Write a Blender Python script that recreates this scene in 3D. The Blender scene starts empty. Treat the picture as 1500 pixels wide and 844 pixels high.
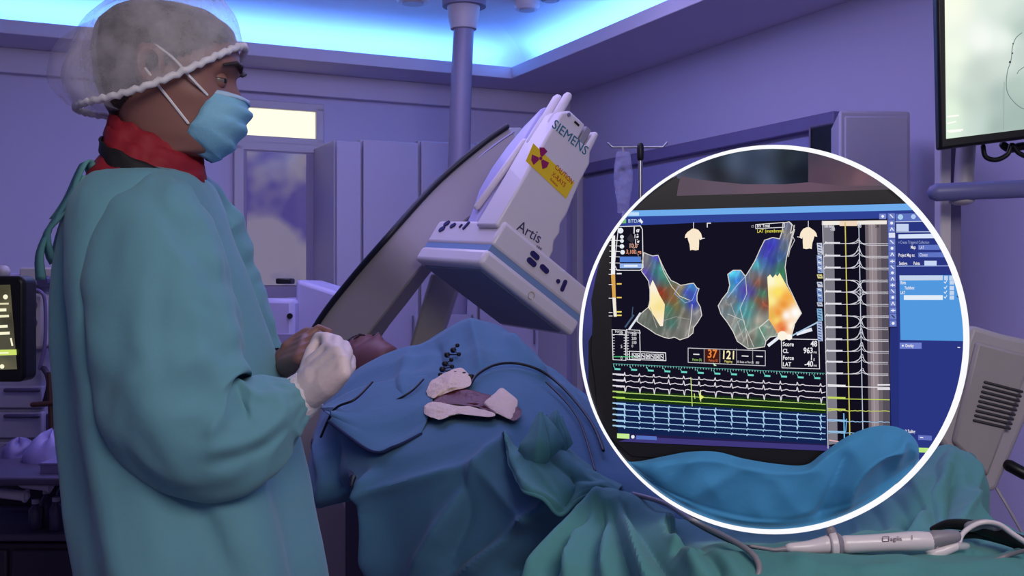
import bpy, bmesh, math, random
from mathutils import Vector, Matrix, noise
from mathutils.geometry import delaunay_2d_cdt
random.seed(7)
SC = bpy.context.scene
COL = SC.collection
F = 1600.0; CX = 750.0; CY = 422.0; CZ = 1.35
PI = math.pi
V = Vector

def P(px, py, Y):
    return V(((px-CX)/F*Y, Y, CZ-(py-CY)/F*Y))
def ray(px, py):
    return V(((px-CX)/F, 1.0, -(py-CY)/F))
def ray_plane(px, py, p0, n):
    d = ray(px, py); o = V((0, 0, CZ))
    t = (p0-o).dot(n)/d.dot(n)
    return o+d*t
def lin(c):
    r = []
    for x in c[:3]:
        x = x/255.0
        r.append(x/12.92 if x <= .04045 else ((x+.055)/1.055)**2.4)
    return (r[0], r[1], r[2], 1.0)

# ------------------------------------------------------------------ materials
MATS = {}
def mat(name, col, rough=.55, metal=0.0, var=.08, vscale=9.0, bump=0.0, bscale=60.0, spec=.4, sheen=0.0, coat=0.0, stretch=None):
    if name in MATS: return MATS[name]
    m = bpy.data.materials.new(name); m.use_nodes = True
    nt = m.node_tree; N = nt.nodes; L = nt.links
    b = N['Principled BSDF']
    b.inputs['Roughness'].default_value = rough
    b.inputs['Metallic'].default_value = metal
    b.inputs['Specular IOR Level'].default_value = spec
    if sheen: b.inputs['Sheen Weight'].default_value = sheen
    if coat: b.inputs['Coat Weight'].default_value = coat
    tc = N.new('ShaderNodeTexCoord')
    src = tc.outputs['Object']
    if stretch:
        mp = N.new('ShaderNodeMapping'); mp.inputs['Scale'].default_value = stretch
        L.new(src, mp.inputs['Vector']); src = mp.outputs['Vector']
    nz = N.new('ShaderNodeTexNoise'); nz.inputs['Scale'].default_value = vscale; nz.inputs['Detail'].default_value = 4
    L.new(src, nz.inputs['Vector'])
    mx = N.new('ShaderNodeMix'); mx.data_type = 'RGBA'
    c = lin(col)
    mx.inputs[6].default_value = tuple(max(0, x*(1-var)) for x in c[:3])+(1,)
    mx.inputs[7].default_value = tuple(min(1, x*(1+var)) for x in c[:3])+(1,)
    L.new(nz.outputs['Fac'], mx.inputs[0]); L.new(mx.outputs[2], b.inputs['Base Color'])
    if bump:
        n2 = N.new('ShaderNodeTexNoise'); n2.inputs['Scale'].default_value = bscale; n2.inputs['Detail'].default_value = 3
        L.new(src, n2.inputs['Vector'])
        bp = N.new('ShaderNodeBump'); bp.inputs['Strength'].default_value = bump; bp.inputs['Distance'].default_value = .01
        L.new(n2.outputs['Fac'], bp.inputs['Height']); L.new(bp.outputs['Normal'], b.inputs['Normal'])
    MATS[name] = m
    return m
def emat(name, col=None, strength=1.0):
    """emission; col None reads the colours of the displayed picture"""
    if name in MATS: return MATS[name]
    m = bpy.data.materials.new(name); m.use_nodes = True
    nt = m.node_tree; N = nt.nodes; L = nt.links
    N.remove(N['Principled BSDF'])
    e = N.new('ShaderNodeEmission'); e.inputs['Strength'].default_value = strength
    if col is None:
        a = N.new('ShaderNodeAttribute'); a.attribute_name = 'Col'
        L.new(a.outputs['Color'], e.inputs['Color'])
    else:
        e.inputs['Color'].default_value = lin(col)
    L.new(e.outputs[0], N['Material Output'].inputs['Surface'])
    MATS[name] = m
    return m
def veil(name, col, alpha, var=.25, scale=40):
    """thin see-through fabric or plastic"""
    if name in MATS: return MATS[name]
    m = bpy.data.materials.new(name); m.use_nodes = True
    nt = m.node_tree; N = nt.nodes; L = nt.links
    b = N['Principled BSDF']; b.inputs['Base Color'].default_value = lin(col); b.inputs['Roughness'].default_value = .6
    t = N.new('ShaderNodeBsdfTransparent'); mx = N.new('ShaderNodeMixShader')
    nz = N.new('ShaderNodeTexNoise'); nz.inputs['Scale'].default_value = scale; nz.inputs['Detail'].default_value = 5
    tc = N.new('ShaderNodeTexCoord'); L.new(tc.outputs['Object'], nz.inputs['Vector'])
    mr = N.new('ShaderNodeMapRange'); mr.inputs['From Min'].default_value = .3; mr.inputs['From Max'].default_value = .7
    mr.inputs['To Min'].default_value = alpha*(1-var); mr.inputs['To Max'].default_value = min(1, alpha*(1+var))
    L.new(nz.outputs['Fac'], mr.inputs['Value']); L.new(mr.outputs[0], mx.inputs[0])
    L.new(t.outputs[0], mx.inputs[1]); L.new(b.outputs[0], mx.inputs[2])
    L.new(mx.outputs[0], N['Material Output'].inputs['Surface'])
    MATS[name] = m
    return m

# ------------------------------------------------------------------ mesh building
class MB:
    def __init__(s): s.v = []; s.f = []; s.c = []; s.cv = None
    def add(s, vs, fs, col=None):
        o = len(s.v); s.v += [V(p) for p in vs]
        for f in fs:
            s.f.append([i+o for i in f]); s.c.append(col)
        return s
    def box(s, c, h, ax=None):
        ax = ax or (V((1, 0, 0)), V((0, 1, 0)), V((0, 0, 1))); c = V(c)
        vs = [c+ax[0]*h[0]*i+ax[1]*h[1]*j+ax[2]*h[2]*k for i in (-1, 1) for j in (-1, 1) for k in (-1, 1)]
        return s.add(vs, [(0, 1, 3, 2), (4, 6, 7, 5), (0, 4, 5, 1), (2, 3, 7, 6), (0, 2, 6, 4), (1, 5, 7, 3)])
    def prism(s, pts, ext):
        """closed outline (3D points) extruded by vector ext"""
        pts = [V(p) for p in pts]; n = len(pts); ext = V(ext)
        vs = pts+[p+ext for p in pts]
        fs = [list(range(n))[::-1], [n+i for i in range(n)]]
        fs += [(i, (i+1) % n, n+(i+1) % n, n+i) for i in range(n)]
        return s.add(vs, fs)
    def loft(s, rings, close=True, cap=True):
        n = len(rings[0]); vs = [p for r in rings for p in r]; fs = []
        for i in range(len(rings)-1):
            for j in range(n if close else n-1):
                k = (j+1) % n
                fs.append((i*n+j, i*n+k, (i+1)*n+k, (i+1)*n+j))
        if cap and close:
            fs.append(list(range(n))[::-1]); fs.append([(len(rings)-1)*n+j for j in range(n)])
        return s.add(vs, fs)
    def tube(s, path, rad, n=10, roundcap=True, flat=1.0, up=None):
        path = [V(p) for p in path]
        if not isinstance(rad, (list, tuple)): rad = [rad]*len(path)
        rad = list(rad)
        if roundcap:
            a = (path[0]-path[1]).normalized(); b = (path[-1]-path[-2]).normalized()
            r0, r1 = rad[0], rad[-1]
            path = [path[0]+a*r0*.95, path[0]+a*r0*.7]+path+[path[-1]+b*r1*.7, path[-1]+b*r1*.95]
            rad = [r0*.3, r0*.72]+rad+[r1*.72, r1*.3]
        rings = []; prev = None
        for i, p in enumerate(path):
            t = (path[min(i+1, len(path)-1)]-path[max(i-1, 0)]).normalized()
            if prev is None:
                w = V(up) if up else (V((0, 0, 1)) if abs(t.z) < .9 else V((1, 0, 0)))
                a = t.cross(w).normalized()
            else:
                a = (prev-t*prev.dot(t)).normalized()
            prev = a; b = t.cross(a)
            rings.append([p+(a*math.cos(2*PI*k/n)+b*flat*math.sin(2*PI*k/n))*rad[i] for k in range(n)])
        return s.loft(rings)
    def sphere(s, c, r, nu=14, nv=9, ax=None, sc=(1, 1, 1)):
        c = V(c); ax = ax or (V((1, 0, 0)), V((0, 1, 0)), V((0, 0, 1))); rings = []
        for j in range(1, nv):
            t = PI*j/nv
            rings.append([c+(ax[0]*math.sin(t)*math.cos(2*PI*i/nu)*sc[0]+ax[1]*math.sin(t)*math.sin(2*PI*i/nu)*sc[1]+ax[2]*math.cos(t)*sc[2])*r for i in range(nu)])
        return s.loft(rings)
    def cyl(s, c, axis, r, h, n=24, r2=None):
        c = V(c); t = V(axis).normalized(); w = V((0, 0, 1)) if abs(t.z) < .9 else V((1, 0, 0))
        a = t.cross(w).normalized(); b = t.cross(a); r2 = r if r2 is None else r2
        return s.loft([[c+(a*math.cos(2*PI*k/n)+b*math.sin(2*PI*k/n))*rr+t*hh for k in range(n)] for rr, hh in ((r, 0), (r2, h))])
    def grid(s, G):
        n = len(G[0])
        return s.loft(G, close=False)
    def build(s, name, m, parent=None, smooth=None, bevel=0, seg=2, subd=0, solid=0, weld=False):
        me = bpy.data.meshes.new(name)
        c = V((0, 0, 0))
        if s.v:
            lo = V([min(p[i] for p in s.v) for i in range(3)]); hi = V([max(p[i] for p in s.v) for i in range(3)])
            c = (lo+hi)/2
        me.from_pydata([tuple(p-c) for p in s.v], [], s.f)
        if any(x is not None for x in s.c) or s.cv:
            at = me.color_attributes.new('Col', 'FLOAT_COLOR', 'CORNER')
            for p in me.polygons:
                for li in p.loop_indices:
                    at.data[li].color = lin(s.cv[me.loops[li].vertex_index]) if s.cv else lin(s.c[p.index] or (255, 255, 255))
        else:
            bm = bmesh.new(); bm.from_mesh(me)
            if weld: bmesh.ops.remove_doubles(bm, verts=bm.verts, dist=1e-5)
            bmesh.ops.recalc_face_normals(bm, faces=bm.faces); bm.to_mesh(me); bm.free()
        me.materials.append(m)
        o = bpy.data.objects.new(name, me); COL.objects.link(o)
        if parent:
            o.parent = parent; o.location = c-wloc(parent)
        else: o.location = c
        if smooth is None: smooth = len(s.f) > 60
        if smooth:
            for p in me.polygons: p.use_smooth = True
            if bevel == 0 and not subd:
                try: me.set_sharp_from_angle(angle=math.radians(50))
                except Exception: pass
        if solid:
            q = o.modifiers.new('Thick', 'SOLIDIFY'); q.thickness = solid; q.offset = 0
        if bevel:
            q = o.modifiers.new('Bevel', 'BEVEL'); q.width = bevel; q.segments = seg; q.limit_method = 'ANGLE'; q.angle_limit = math.radians(35)
            for p in me.polygons: p.use_smooth = True
            try: me.set_sharp_from_angle(angle=math.radians(35))
            except Exception: pass
        if subd:
            q = o.modifiers.new('Subd', 'SUBSURF'); q.levels = subd; q.render_levels = subd
        return o
def wloc(o):
    w = V(o.location)
    while o.parent:
        o = o.parent; w += V(o.location)
    return w
def tag(o, label=None, cat=None, group=None, kind=None):
    if label: o['label'] = label
    if cat: o['category'] = cat
    if group: o['group'] = group
    if kind: o['kind'] = kind
    return o
def thing(name, label, cat, loc=(0, 0, 0), group=None):
    o = bpy.data.objects.new(name, None); COL.objects.link(o); o.location = loc; o.empty_display_size = .05
    return tag(o, label, cat, group)
def struct(o): o['kind'] = 'structure'; return o

def cr(p, t):
    """Catmull-Rom through list p of tuples/vectors at t in 0..len-1"""
    n = len(p); i = min(int(t), n-2); u = t-i
    a, b, c, d = p[max(i-1, 0)], p[i], p[i+1], p[min(i+2, n-1)]
    return b*1.0+(c-a)*.5*u+(a*2-b*5+c*4-d)*.5*u*u+(b*3-a-c*3+d)*.5*u**3
def curve(pts, n):
    pts = [V(p) for p in pts]
    return [cr(pts, (len(pts)-1)*i/(n-1)) for i in range(n)]
def scal(pts, n):
    pts = [V((p, 0, 0)) for p in pts]
    return [cr(pts, (len(pts)-1)*i/(n-1)).x for i in range(n)]
def patch(rows, nu, nv):
    """control rows (equal length) -> smooth grid of nv rows, nu columns"""
    R = [curve(r, nu) for r in rows]
    cols = [curve([R[i][j] for i in range(len(R))], nv) for j in range(nu)]
    return [[cols[j][i] for j in range(nu)] for i in range(nv)]
def displace(G, fn):
    nv, nu = len(G), len(G[0]); out = []
    for i in range(nv):
        row = []
        for j in range(nu):
            du = G[i][min(j+1, nu-1)]-G[i][max(j-1, 0)]; dv = G[min(i+1, nv-1)][j]-G[max(i-1, 0)][j]
            n = du.cross(dv)
            n = n.normalized() if n.length > 1e-9 else V((0, -1, 0))
            if n.y > 0: n = -n
            row.append(G[i][j]+n*fn(G[i][j], j/(nu-1), i/(nv-1)))
        out.append(row)
    return out
def creases(lines):
    L2 = []
    for pts, amp, wd in lines:
        c = curve([V((a, b, 0)) for a, b in pts], 6*(len(pts)-1)+1); L2.append(([(p.x, p.y) for p in c], amp, wd))
    def f(p):
        if p.y < .3: return 0
        x = CX+p.x/p.y*F; y = CY-(p.z-CZ)/p.y*F; d = 0
        for c, amp, wd in L2:
            best = 1e9; bt = 0
            for k in range(len(c)-1):
                ax, ay = c[k]; bx, by = c[k+1]; ux, uy = bx-ax, by-ay; l = ux*ux+uy*uy or 1
                t = min(1, max(0, ((x-ax)*ux+(y-ay)*uy)/l)); q = (x-ax-ux*t)**2+(y-ay-uy*t)**2
                if q < best: best = q; bt = (k+t)/(len(c)-1)
            if best < (4*wd)**2:
                d += amp*math.exp(-(best**.5/wd)**1.25)*min(1, .25+4*min(bt, 1-bt))
        return d
    return f
def relax(G, it=2, closed=False):
    nv, nu = len(G), len(G[0])
    for _ in range(it):
        H = []
        for i in range(nv):
            row = []
            for j in range(nu):
                if closed: a, b = G[i][j-1], G[i][(j+1) % nu]
                else: a, b = G[i][max(j-1, 0)], G[i][min(j+1, nu-1)]
                if (i in (0, nv-1)) or (not closed and j in (0, nu-1)): row.append(G[i][j]); continue
                row.append(G[i][j]*.4+(a+b+G[i-1][j]+G[i+1][j])*.15)
            H.append(row)
        G = H
    return G
def nz(p, s, seed=0): return noise.noise(V((p[0]*s+seed*7.3, p[1]*s+seed*3.1, p[2]*s)))
def ridge(p, s, seed=0):
    return 1-abs(nz(p, s, seed))*2.2

def text(body, size, o, ax, ay, align='LEFT', ext=0, bold=False):
    cu = bpy.data.curves.new('writing', 'FONT'); cu.body = body; cu.size = size; cu.align_x = align; cu.extrude = ext
    cu.resolution_u = 3
    if bold: cu.offset = size*.02
    ob = bpy.data.objects.new('writing', cu)
    me = ob.to_mesh()
    an = V(ax).cross(V(ay))
    vs = [V(o)+V(ax)*v.co.x+V(ay)*v.co.y+an*v.co.z for v in me.vertices]
    fs = [list(p.vertices) for p in me.polygons]
    ob.to_mesh_clear(); bpy.data.objects.remove(ob); bpy.data.curves.remove(cu)
    return vs, fs
def remesh(mb, vox):
    me = bpy.data.meshes.new('tmp'); me.from_pydata([tuple(p) for p in mb.v], [], mb.f)
    bm = bmesh.new(); bm.from_mesh(me); bmesh.ops.recalc_face_normals(bm, faces=bm.faces); bm.to_mesh(me); bm.free()
    o = bpy.data.objects.new('tmp', me); COL.objects.link(o)
    r = o.modifiers.new('r', 'REMESH'); r.mode = 'VOXEL'; r.voxel_size = vox
    sm = o.modifiers.new('s', 'SMOOTH'); sm.iterations = 4; sm.factor = .5
    dg = bpy.context.evaluated_depsgraph_get(); ev = o.evaluated_get(dg); m2 = ev.to_mesh()
    out = MB().add([v.co.copy() for v in m2.vertices], [list(p.vertices) for p in m2.polygons])
    ev.to_mesh_clear(); bpy.data.objects.remove(o); bpy.data.meshes.remove(me)
    return out

# ================================================================== camera, light
cam = bpy.data.cameras.new('camera'); co = bpy.data.objects.new('camera', cam); COL.objects.link(co)
co.location = (0, 0, CZ); co.rotation_euler = (PI/2, 0, 0)
cam.sensor_width = 36; cam.lens = 36*F/1500.0; cam.clip_start = .05
SC.camera = co
SC.view_settings.view_transform = 'Standard'; SC.view_settings.look = 'None'
SC.view_settings.exposure = 0; SC.view_settings.gamma = 1; SC.view_settings.use_curve_mapping = False
w = bpy.data.worlds.new('dim_room'); SC.world = w; w.use_nodes = True
w.node_tree.nodes['Background'].inputs[0].default_value = (.37, .34, .65, 1)
w.node_tree.nodes['Background'].inputs[1].default_value = .35
def area(name, loc, target, sx, sy, power, col):
    l = bpy.data.lights.new(name, 'AREA'); l.shape = 'RECTANGLE'; l.size = sx; l.size_y = sy; l.energy = power; l.color = col
    o = bpy.data.objects.new(name, l); COL.objects.link(o); o.location = loc
    d = V(target)-V(loc); o.rotation_euler = d.to_track_quat('-Z', 'Y').to_euler()
    return o

# ================================================================== the room
ROT = math.atan(.469)
D1 = V((-math.sin(ROT), math.cos(ROT), 0)); D2 = V((math.cos(ROT), math.sin(ROT), 0)); UZ = V((0, 0, 1))
CORN = V((.385, 7.7, 0))
RAX = (D2, D1, UZ)                        # local x along back wall, y towards it
def RP(a, b, z): return CORN-D1*a-D2*b+UZ*z
def bw(px):                               # distance b along the back wall seen at px
    t = (px-CX)/F; return (.385-7.7*t)/(D2.x-D2.y*t)
def rw(px):                               # distance a along the right wall seen at px
    t = (px-CX)/F; return (t*7.7-.385)/(-D1.x+D1.y*t)
def bwp(px, py, off=0):
    return ray_plane(px, py, CORN-D1*off, D1)
def rwp(px, py, off=0):
    return ray_plane(px, py, CORN-D2*off, D2)
def rbox(mb, a0, a1, b0, b1, z0, z1):
    return mb.box(RP((a0+a1)/2, (b0+b1)/2, (z0+z1)/2), (abs(b1-b0)/2, abs(a1-a0)/2, abs(z1-z0)/2), RAX)

WALL = mat('wall_paint', (200, 194, 226), .75, var=.03, vscale=2, bump=.05, bscale=90)
CEILM = mat('ceiling_paint', (226, 226, 232), .6, var=.02, vscale=3, bump=.03, bscale=70)
SOFF = mat('soffit_paint', (206, 198, 218), .8, var=.03, vscale=3)
FLOORM = mat('vinyl_floor', (140, 130, 140), .35, var=.12, vscale=14, bump=.02)
RL, RF = 7.4, 9.2                          # left wall, front edge of the room
struct(rbox(MB(), -.1, RF, -.1, RL+.1, -.1, 0).build('floor', FLOORM))
struct(rbox(MB(), -.1, RF, -.1, RL+.1, 3.0, 3.1).build('ceiling', CEILM))
struct(rbox(MB(), -.1, 0, -.1, RL+.1, 0, 3.0).build('wall_back', WALL))
struct(rbox(MB(), 0, RF, -.1, 0, 0, 3.0).build('wall_right', WALL))
struct(rbox(MB(), 0, RF, RL, RL+.1, 0, 3.0).build('wall_left', WALL))
LB, LR = .43, .63                          # soffit widths
mb = MB(); rbox(mb, 0, LB, 0, RL, 2.70, 2.775); rbox(mb, 0, LB-.2, 0, RL, 2.775, 3.0)
struct(mb.build('trim_1', SOFF, bevel=.004))
mb = MB(); rbox(mb, LB, RF, 0, LR, 2.70, 2.775); rbox(mb, LB, RF, 0, LR-.2, 2.775, 3.0)
struct(mb.build('trim_2', SOFF, bevel=.004))
mb = MB(); rbox(mb, 0, .06, 0, RL-.01, 2.56, 2.70); 
struct(mb.build('trim_3', SOFF, bevel=.004))
def cove_curve(nm, fn, l0, l1):
    pr = []
    for i in range(13):
        t = PI/2*i/12; q = (.23-.43*math.cos(t), 2.775+.225*math.sin(t)); pr.append(q)
    ring = [fn(q[0], q[1], l0) for q in pr]+[fn(-.21, 3.0, l0)]; ring2 = [fn(q[0], q[1], l1) for q in pr]+[fn(-.21, 3.0, l1)]
    struct(MB().loft([ring, ring2]).build(nm, CEILM, smooth=True))
cove_curve('trim_5', lambda d, z, l: RP(LB+d, l, z), .1, RL)
cove_curve('trim_6', lambda d, z, l: RP(l, LR+d, z), .1, RF)
# LED strips lying in the cove
LEDC = (.10, .33, 1.0)
led = emat('led_glow', (60, 150, 255), 3)
for nm, a0, a1, b0, b1, lab in (('led_strip', LB-.06, LB-.05, LR, RL-.2, 'blue LED strip hidden in the ceiling cove along the back wall'),
                          ('led_strip', LB, RF-.1, LR-.06, LR-.05, 'blue LED strip hidden in the ceiling cove along the right wall')):
    o = rbox(MB(), a0, a1, b0, b1, 2.776, 2.782).build(nm, led); tag(o, lab, 'light strip', 'cove lights')
def cove(a0, b0, a1, b1, power, inward):
    p = (RP(a0, b0, 2.79)+RP(a1, b1, 2.79))/2; ln = (RP(a0, b0, 0)-RP(a1, b1, 0)).length
    l = bpy.data.lights.new('cove_led', 'AREA'); l.shape = 'RECTANGLE'; l.size = ln; l.size_y = .03; l.energy = power; l.color = LEDC
    o = bpy.data.objects.new('cove_led', l); COL.objects.link(o); o.location = p
    x = (RP(a1, b1, 0)-RP(a0, b0, 0)).normalized(); zz = -(UZ*.75-inward*.66).normalized(); y = zz.cross(x)
    o.rotation_euler = Matrix((x, y, zz)).transposed().to_euler()
cove(LB-.06, LR, LB-.06, RL-.2, 21, -D1)
cove(LB, LR-.06, RF-1.5, LR-.06, 26, -D2)
# unseen fill lights added: neutral over the foreground, purple in mid-room and rear
area('front_fill', (.8, -.5, 2.6), (.1, 2.0, .9), 1.3, .9, 34, (1.0, .94, .88))
area('purple_fill', RP(3.4, 2.3, 2.95), RP(3.2, 2.0, 0), 2.4, 2.4, 46, (.48, .42, 1.0))

area('rear_fill', RP(2.2, 1.8, 2.95), RP(1.4, 1.5, 0), 1.8, 1.6, 32, (.54, .49, 1.0))  # unseen fill added to brighten the back of the room

# transom window, glazed door
FRAME = mat('painted_frame', (198, 192, 206), .45, var=.03)
def frame_rect(px0, py0, px1, py1, wid, dep, name, m, parent=None, off=0.0, fn=bwp, AX=None, D=None):
    """four bars around a rectangle seen on a wall"""
    A = fn(px0, py0, off); B = fn(px1, py1, off)
    z0, z1 = min(A.z, B.z), max(A.z, B.z)
    h = (B-A); h.z = 0; ln = h.length; h.normalize(); n = -D
    c0 = V((A.x, A.y, 0)); mbx = MB(); ax = (h, n, UZ)
    for (x, z, hx, hz) in ((ln/2, z1, ln/2+wid/2, wid/2), (ln/2, z0, ln/2+wid/2, wid/2), (0, (z0+z1)/2, wid/2, (z1-z0)/2), (ln, (z0+z1)/2, wid/2, (z1-z0)/2)):
        mbx.box(c0+h*x+UZ*z+n*dep/2, (hx, dep/2, hz), ax)
    return mbx.build(name, m, parent, bevel=.006), A, B
def painted_reflection_glass(name, c1, c2, strength, scale):  # bright reflections in the pane painted as a glowing mottle
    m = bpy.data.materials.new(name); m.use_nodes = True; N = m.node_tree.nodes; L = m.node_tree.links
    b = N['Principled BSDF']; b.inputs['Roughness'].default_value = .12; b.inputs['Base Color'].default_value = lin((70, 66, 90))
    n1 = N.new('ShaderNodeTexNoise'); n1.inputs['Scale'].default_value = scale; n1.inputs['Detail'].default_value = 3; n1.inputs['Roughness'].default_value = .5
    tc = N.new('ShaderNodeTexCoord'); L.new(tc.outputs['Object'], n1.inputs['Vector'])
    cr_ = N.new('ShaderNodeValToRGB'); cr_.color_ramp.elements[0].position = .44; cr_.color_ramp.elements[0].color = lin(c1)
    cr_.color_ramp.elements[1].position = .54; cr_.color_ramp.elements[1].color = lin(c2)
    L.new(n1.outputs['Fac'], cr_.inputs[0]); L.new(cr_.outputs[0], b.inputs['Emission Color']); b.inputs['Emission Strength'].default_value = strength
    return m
fo, A, B = frame_rect(352, 152, 466, 211, .05, .05, 'window_1', FRAME, D=D1)
struct(fo)
pm = MB(); h = V((B.x-A.x, B.y-A.y, 0)); pm.box((A+B)/2-D1*.015, (h.length/2, .006, (A.z-B.z)/2), RAX)
struct(pm.build('window_pane', emat('lit_window', (255, 250, 222), 1.15), fo))
A = bwp(348, 213); B = bwp(468, 213)
dw = (B-A).length; dc = (A+B)/2; dtop = A.z
dm = MB(); dm.box((dc.x-D1.x*.02, dc.y-D1.y*.02, dtop/2), (dw/2, .02, dtop/2), RAX)
door = struct(dm.build('door_1', mat('door_paint', (150, 142, 176), .45, var=.04), bevel=.005))
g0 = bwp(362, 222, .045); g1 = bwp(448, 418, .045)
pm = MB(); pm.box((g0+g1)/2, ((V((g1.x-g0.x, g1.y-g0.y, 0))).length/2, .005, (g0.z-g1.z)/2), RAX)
struct(pm.build('door_glass', painted_reflection_glass('door_window', (72, 62, 130), (132, 124, 144), .8, 1.7), door))
hb = MB(); hb.tube([RP(.05, bw(458), 1.05), RP(.1, bw(458), 1.05), RP(.1, bw(446), 1.05)], .011)
hb.build('door_handle', mat('brushed_steel', (170, 168, 172), .3, 1.0), door)
fo, _, _ = frame_rect(348, 213, 468, 640, .06, .05, 'door_frame', FRAME, D=D1); fo.parent = door; fo.location = V(fo.location)-wloc(door)
struct(fo)

# right wall: sliding door with its rail and post
mb = MB()
q = [rwp(845, 246, .03), rwp(1228, 181, .03)]
c = (q[0]+q[1])/2; hl = (q[1]-q[0]); zc = c.z
mb = MB().box((c.x, c.y, zc), (.03, hl.length/2, .035), (D2, -D1, UZ))
rail = struct(mb.build('trim_4', mat('rail_paint', (120, 112, 158), .4), bevel=.006))
d0 = rwp(862, 240, .0); d1 = rwp(1226, 240, .0)
c = (d0+d1)/2
mb = MB().box(V((c.x, c.y, (zc-.06)/2))-D2*.02, (.018, (d1-d0).length/2, (zc-.06)/2), (D2, -D1, UZ))
sd = struct(mb.build('door_2', mat('sliding_door', (150, 148, 200), .35, var=.03), bevel=.004))
e = rwp(853, 240)
mb = MB().box(V((e.x, e.y, zc/2))-D2*.03, (.03, .04, zc/2), (D2, -D1, UZ))
struct(mb.build('door_frame', FRAME, sd, bevel=.004))

# ================================================================== ceiling column and fixtures
GREYP = mat('grey_paint_metal', (128, 122, 150), .4, var=.04)
WHITEP = mat('white_plastic', (214, 206, 212), .38, var=.02, coat=.2)
WHITED = mat('aged_white_plastic', (180, 172, 178), .42, var=.03)
BLACK = mat('black_plastic', (17, 16, 20), .4, var=.1)
DARKB = mat('navy_button', (40, 32, 92), .4, var=.05)
STEEL = mat('brushed_steel', (170, 168, 172), .3, 1.0)
YC = 6.0
top = P(678, 0, YC); bot = P(666, 420, YC)
col = thing('ceiling_column', 'grey round support column hanging from the blue ceiling behind the detector', 'column', V((top.x, YC, 3.0)))
MB().tube([P(680, 30, YC), P(676, 110, YC), P(666, 460, YC)], [.055, .058, .068], 28, False).build('pole', GREYP, col, smooth=True)
MB().loft([[V((P(679, y, YC).x+r*math.cos(2*PI*k/32), YC+r*math.sin(2*PI*k/32), P(679, y, YC).z)) for k in range(32)] for y, r in ((44, .06), (43, .072), (24, .086), (10, .09), (8, .1), (2, .1), (0, .085))]).build('collar', WHITED, col)
MB().cyl((P(680, 0, YC).x, YC, CZ+412/F*YC*1.0), (0, 0, 1), .12, 3.0-(CZ+412/F*YC), 32).build('mount', GREYP, col)
for px, py, Yy, r, lab, m in ((605, 2, 6.15, .10, 'white round ceiling lamp left of the grey column', WHITEP), (772, 0, 6.3, .075, 'small round ring light on the ceiling right of the column', WHITEP), (806, 0, 6.1, .06, 'dark round ceiling vent at the far right of the column', GREYP)):
    x = P(px, py, Yy).x
    t = thing('ceiling_fixture', lab, 'ceiling light', (x, Yy, 3.0), 'ceiling fixtures')
    MB().loft([[V((x+rr*math.cos(2*PI*k/28), Yy+rr*math.sin(2*PI*k/28), z)) for k in range(28)] for rr, z in ((r, 3.0), (r, 2.975), (r*.85, 2.955))]).build('housing', m, t)
    MB().cyl((x, Yy, 2.957), (0, 0, -1), r*.6, .008, 24).build('diffuser', WHITED, t)

# ================================================================== back cabinets
CABM = mat('cabinet_laminate', (186, 180, 206), .4, var=.02)
def cab(px0, px1, pyt, depth, label, zb=0.02):
    b0, b1 = bw(px0), bw(px1)
    A = bwp((px0+px1)/2, pyt, depth)
    h0 = ray_plane(px0, pyt, CORN-D1*depth, D1); h1 = ray_plane(px1, pyt, CORN-D1*depth, D1)
    wdt = (h1-h0).length; cen = (h0+h1)/2; zt = cen.z
    t = thing('tall_cabinet', label, 'cabinet', V((cen.x, cen.y, 0))+D1*depth/2, 'tall cabinets at the back wall')
    c = V((cen.x, cen.y, 0))+D1*(depth/2+.02)
    MB().box(c+UZ*(zt+zb)/2, (wdt/2, depth/2-.025, (zt-zb)/2), RAX).build('carcass', CABM, t, bevel=.004)
    dr = MB().box(V((cen.x, cen.y, 0))+D1*.01+UZ*(zt+zb)/2, (wdt/2-.006, .012, (zt-zb)/2-.01), RAX).build('door', CABM, t, bevel=.004)
    MB().tube([V((h1.x, h1.y, 1.0))-D2*.05-D1*.03, V((h1.x, h1.y, 1.18))-D2*.05-D1*.03], .007).build('handle', STEEL, dr)
    MB().box(V((cen.x, cen.y, .01))+D1*(depth/2), (wdt/2-.01, depth/2-.06, .01), RAX).build('plinth', GREYP, t)
cab(492, 530, 205, .55, 'narrow pale cabinet nearest the glazed door on the back wall')
cab(531, 614, 205, .55, 'wide tall pale cabinet left of the grey ceiling column')
cab(616, 700, 207, .55, 'tall pale cabinet partly behind the grey ceiling column')
cab(702, 790, 210, .55, 'tall pale cabinet behind the detector head of the arm')

# ================================================================== C-arm X-ray machine
O = P(702, 387, 3.1)
ex = V((.69, .48, -.542)).normalized(); ey = V((-.542, .839, .054)); ey = (ey-ex*ey.dot(ex)).normalized(); ez = ex.cross(ey).normalized()
DAX = (ex, ey, ez)
def LP(a, b, c): return O+ex*a+ey*b+ez*c
def fp(px, py, b=0.0, off=.0): return ray_plane(px, py, LP(0, b-off, 0), ey)       # on a face looking along -ey
def sp(px, py, a=0.0, off=.0): return ray_plane(px, py, LP(a-off, 0, 0), ex)       # on a face looking along -ex
def tp(px, py, c, off=0.0): return ray_plane(px, py, LP(0, 0, c+off), ez)
carm = thing('x_ray_machine', 'white tilted X-ray detector arm with yellow caution label above the draped patient', 'x-ray machine', (P(560, 500, 3.75).x, 3.75, 0))
L_ = .40
DW = mat('detector_white', (222, 212, 212), .36, var=.015, coat=.25)
DG = mat('detector_underside', (120, 128, 140), .5, var=.03)
DBL = mat('groove_blue', (122, 148, 186), .4, var=.03)
slab = MB()
slab.box(LP(L_/2, L_/2, .027), (L_/2, L_/2, .027), DAX)
lower = slab.build('detector_tray', DW, carm, bevel=.014, seg=3)
MB().box(LP(L_/2, L_/2, -.0015), (L_/2-.03, L_/2-.03, .003), DAX).build('underside_panel', DG, lower, bevel=.002)
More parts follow.
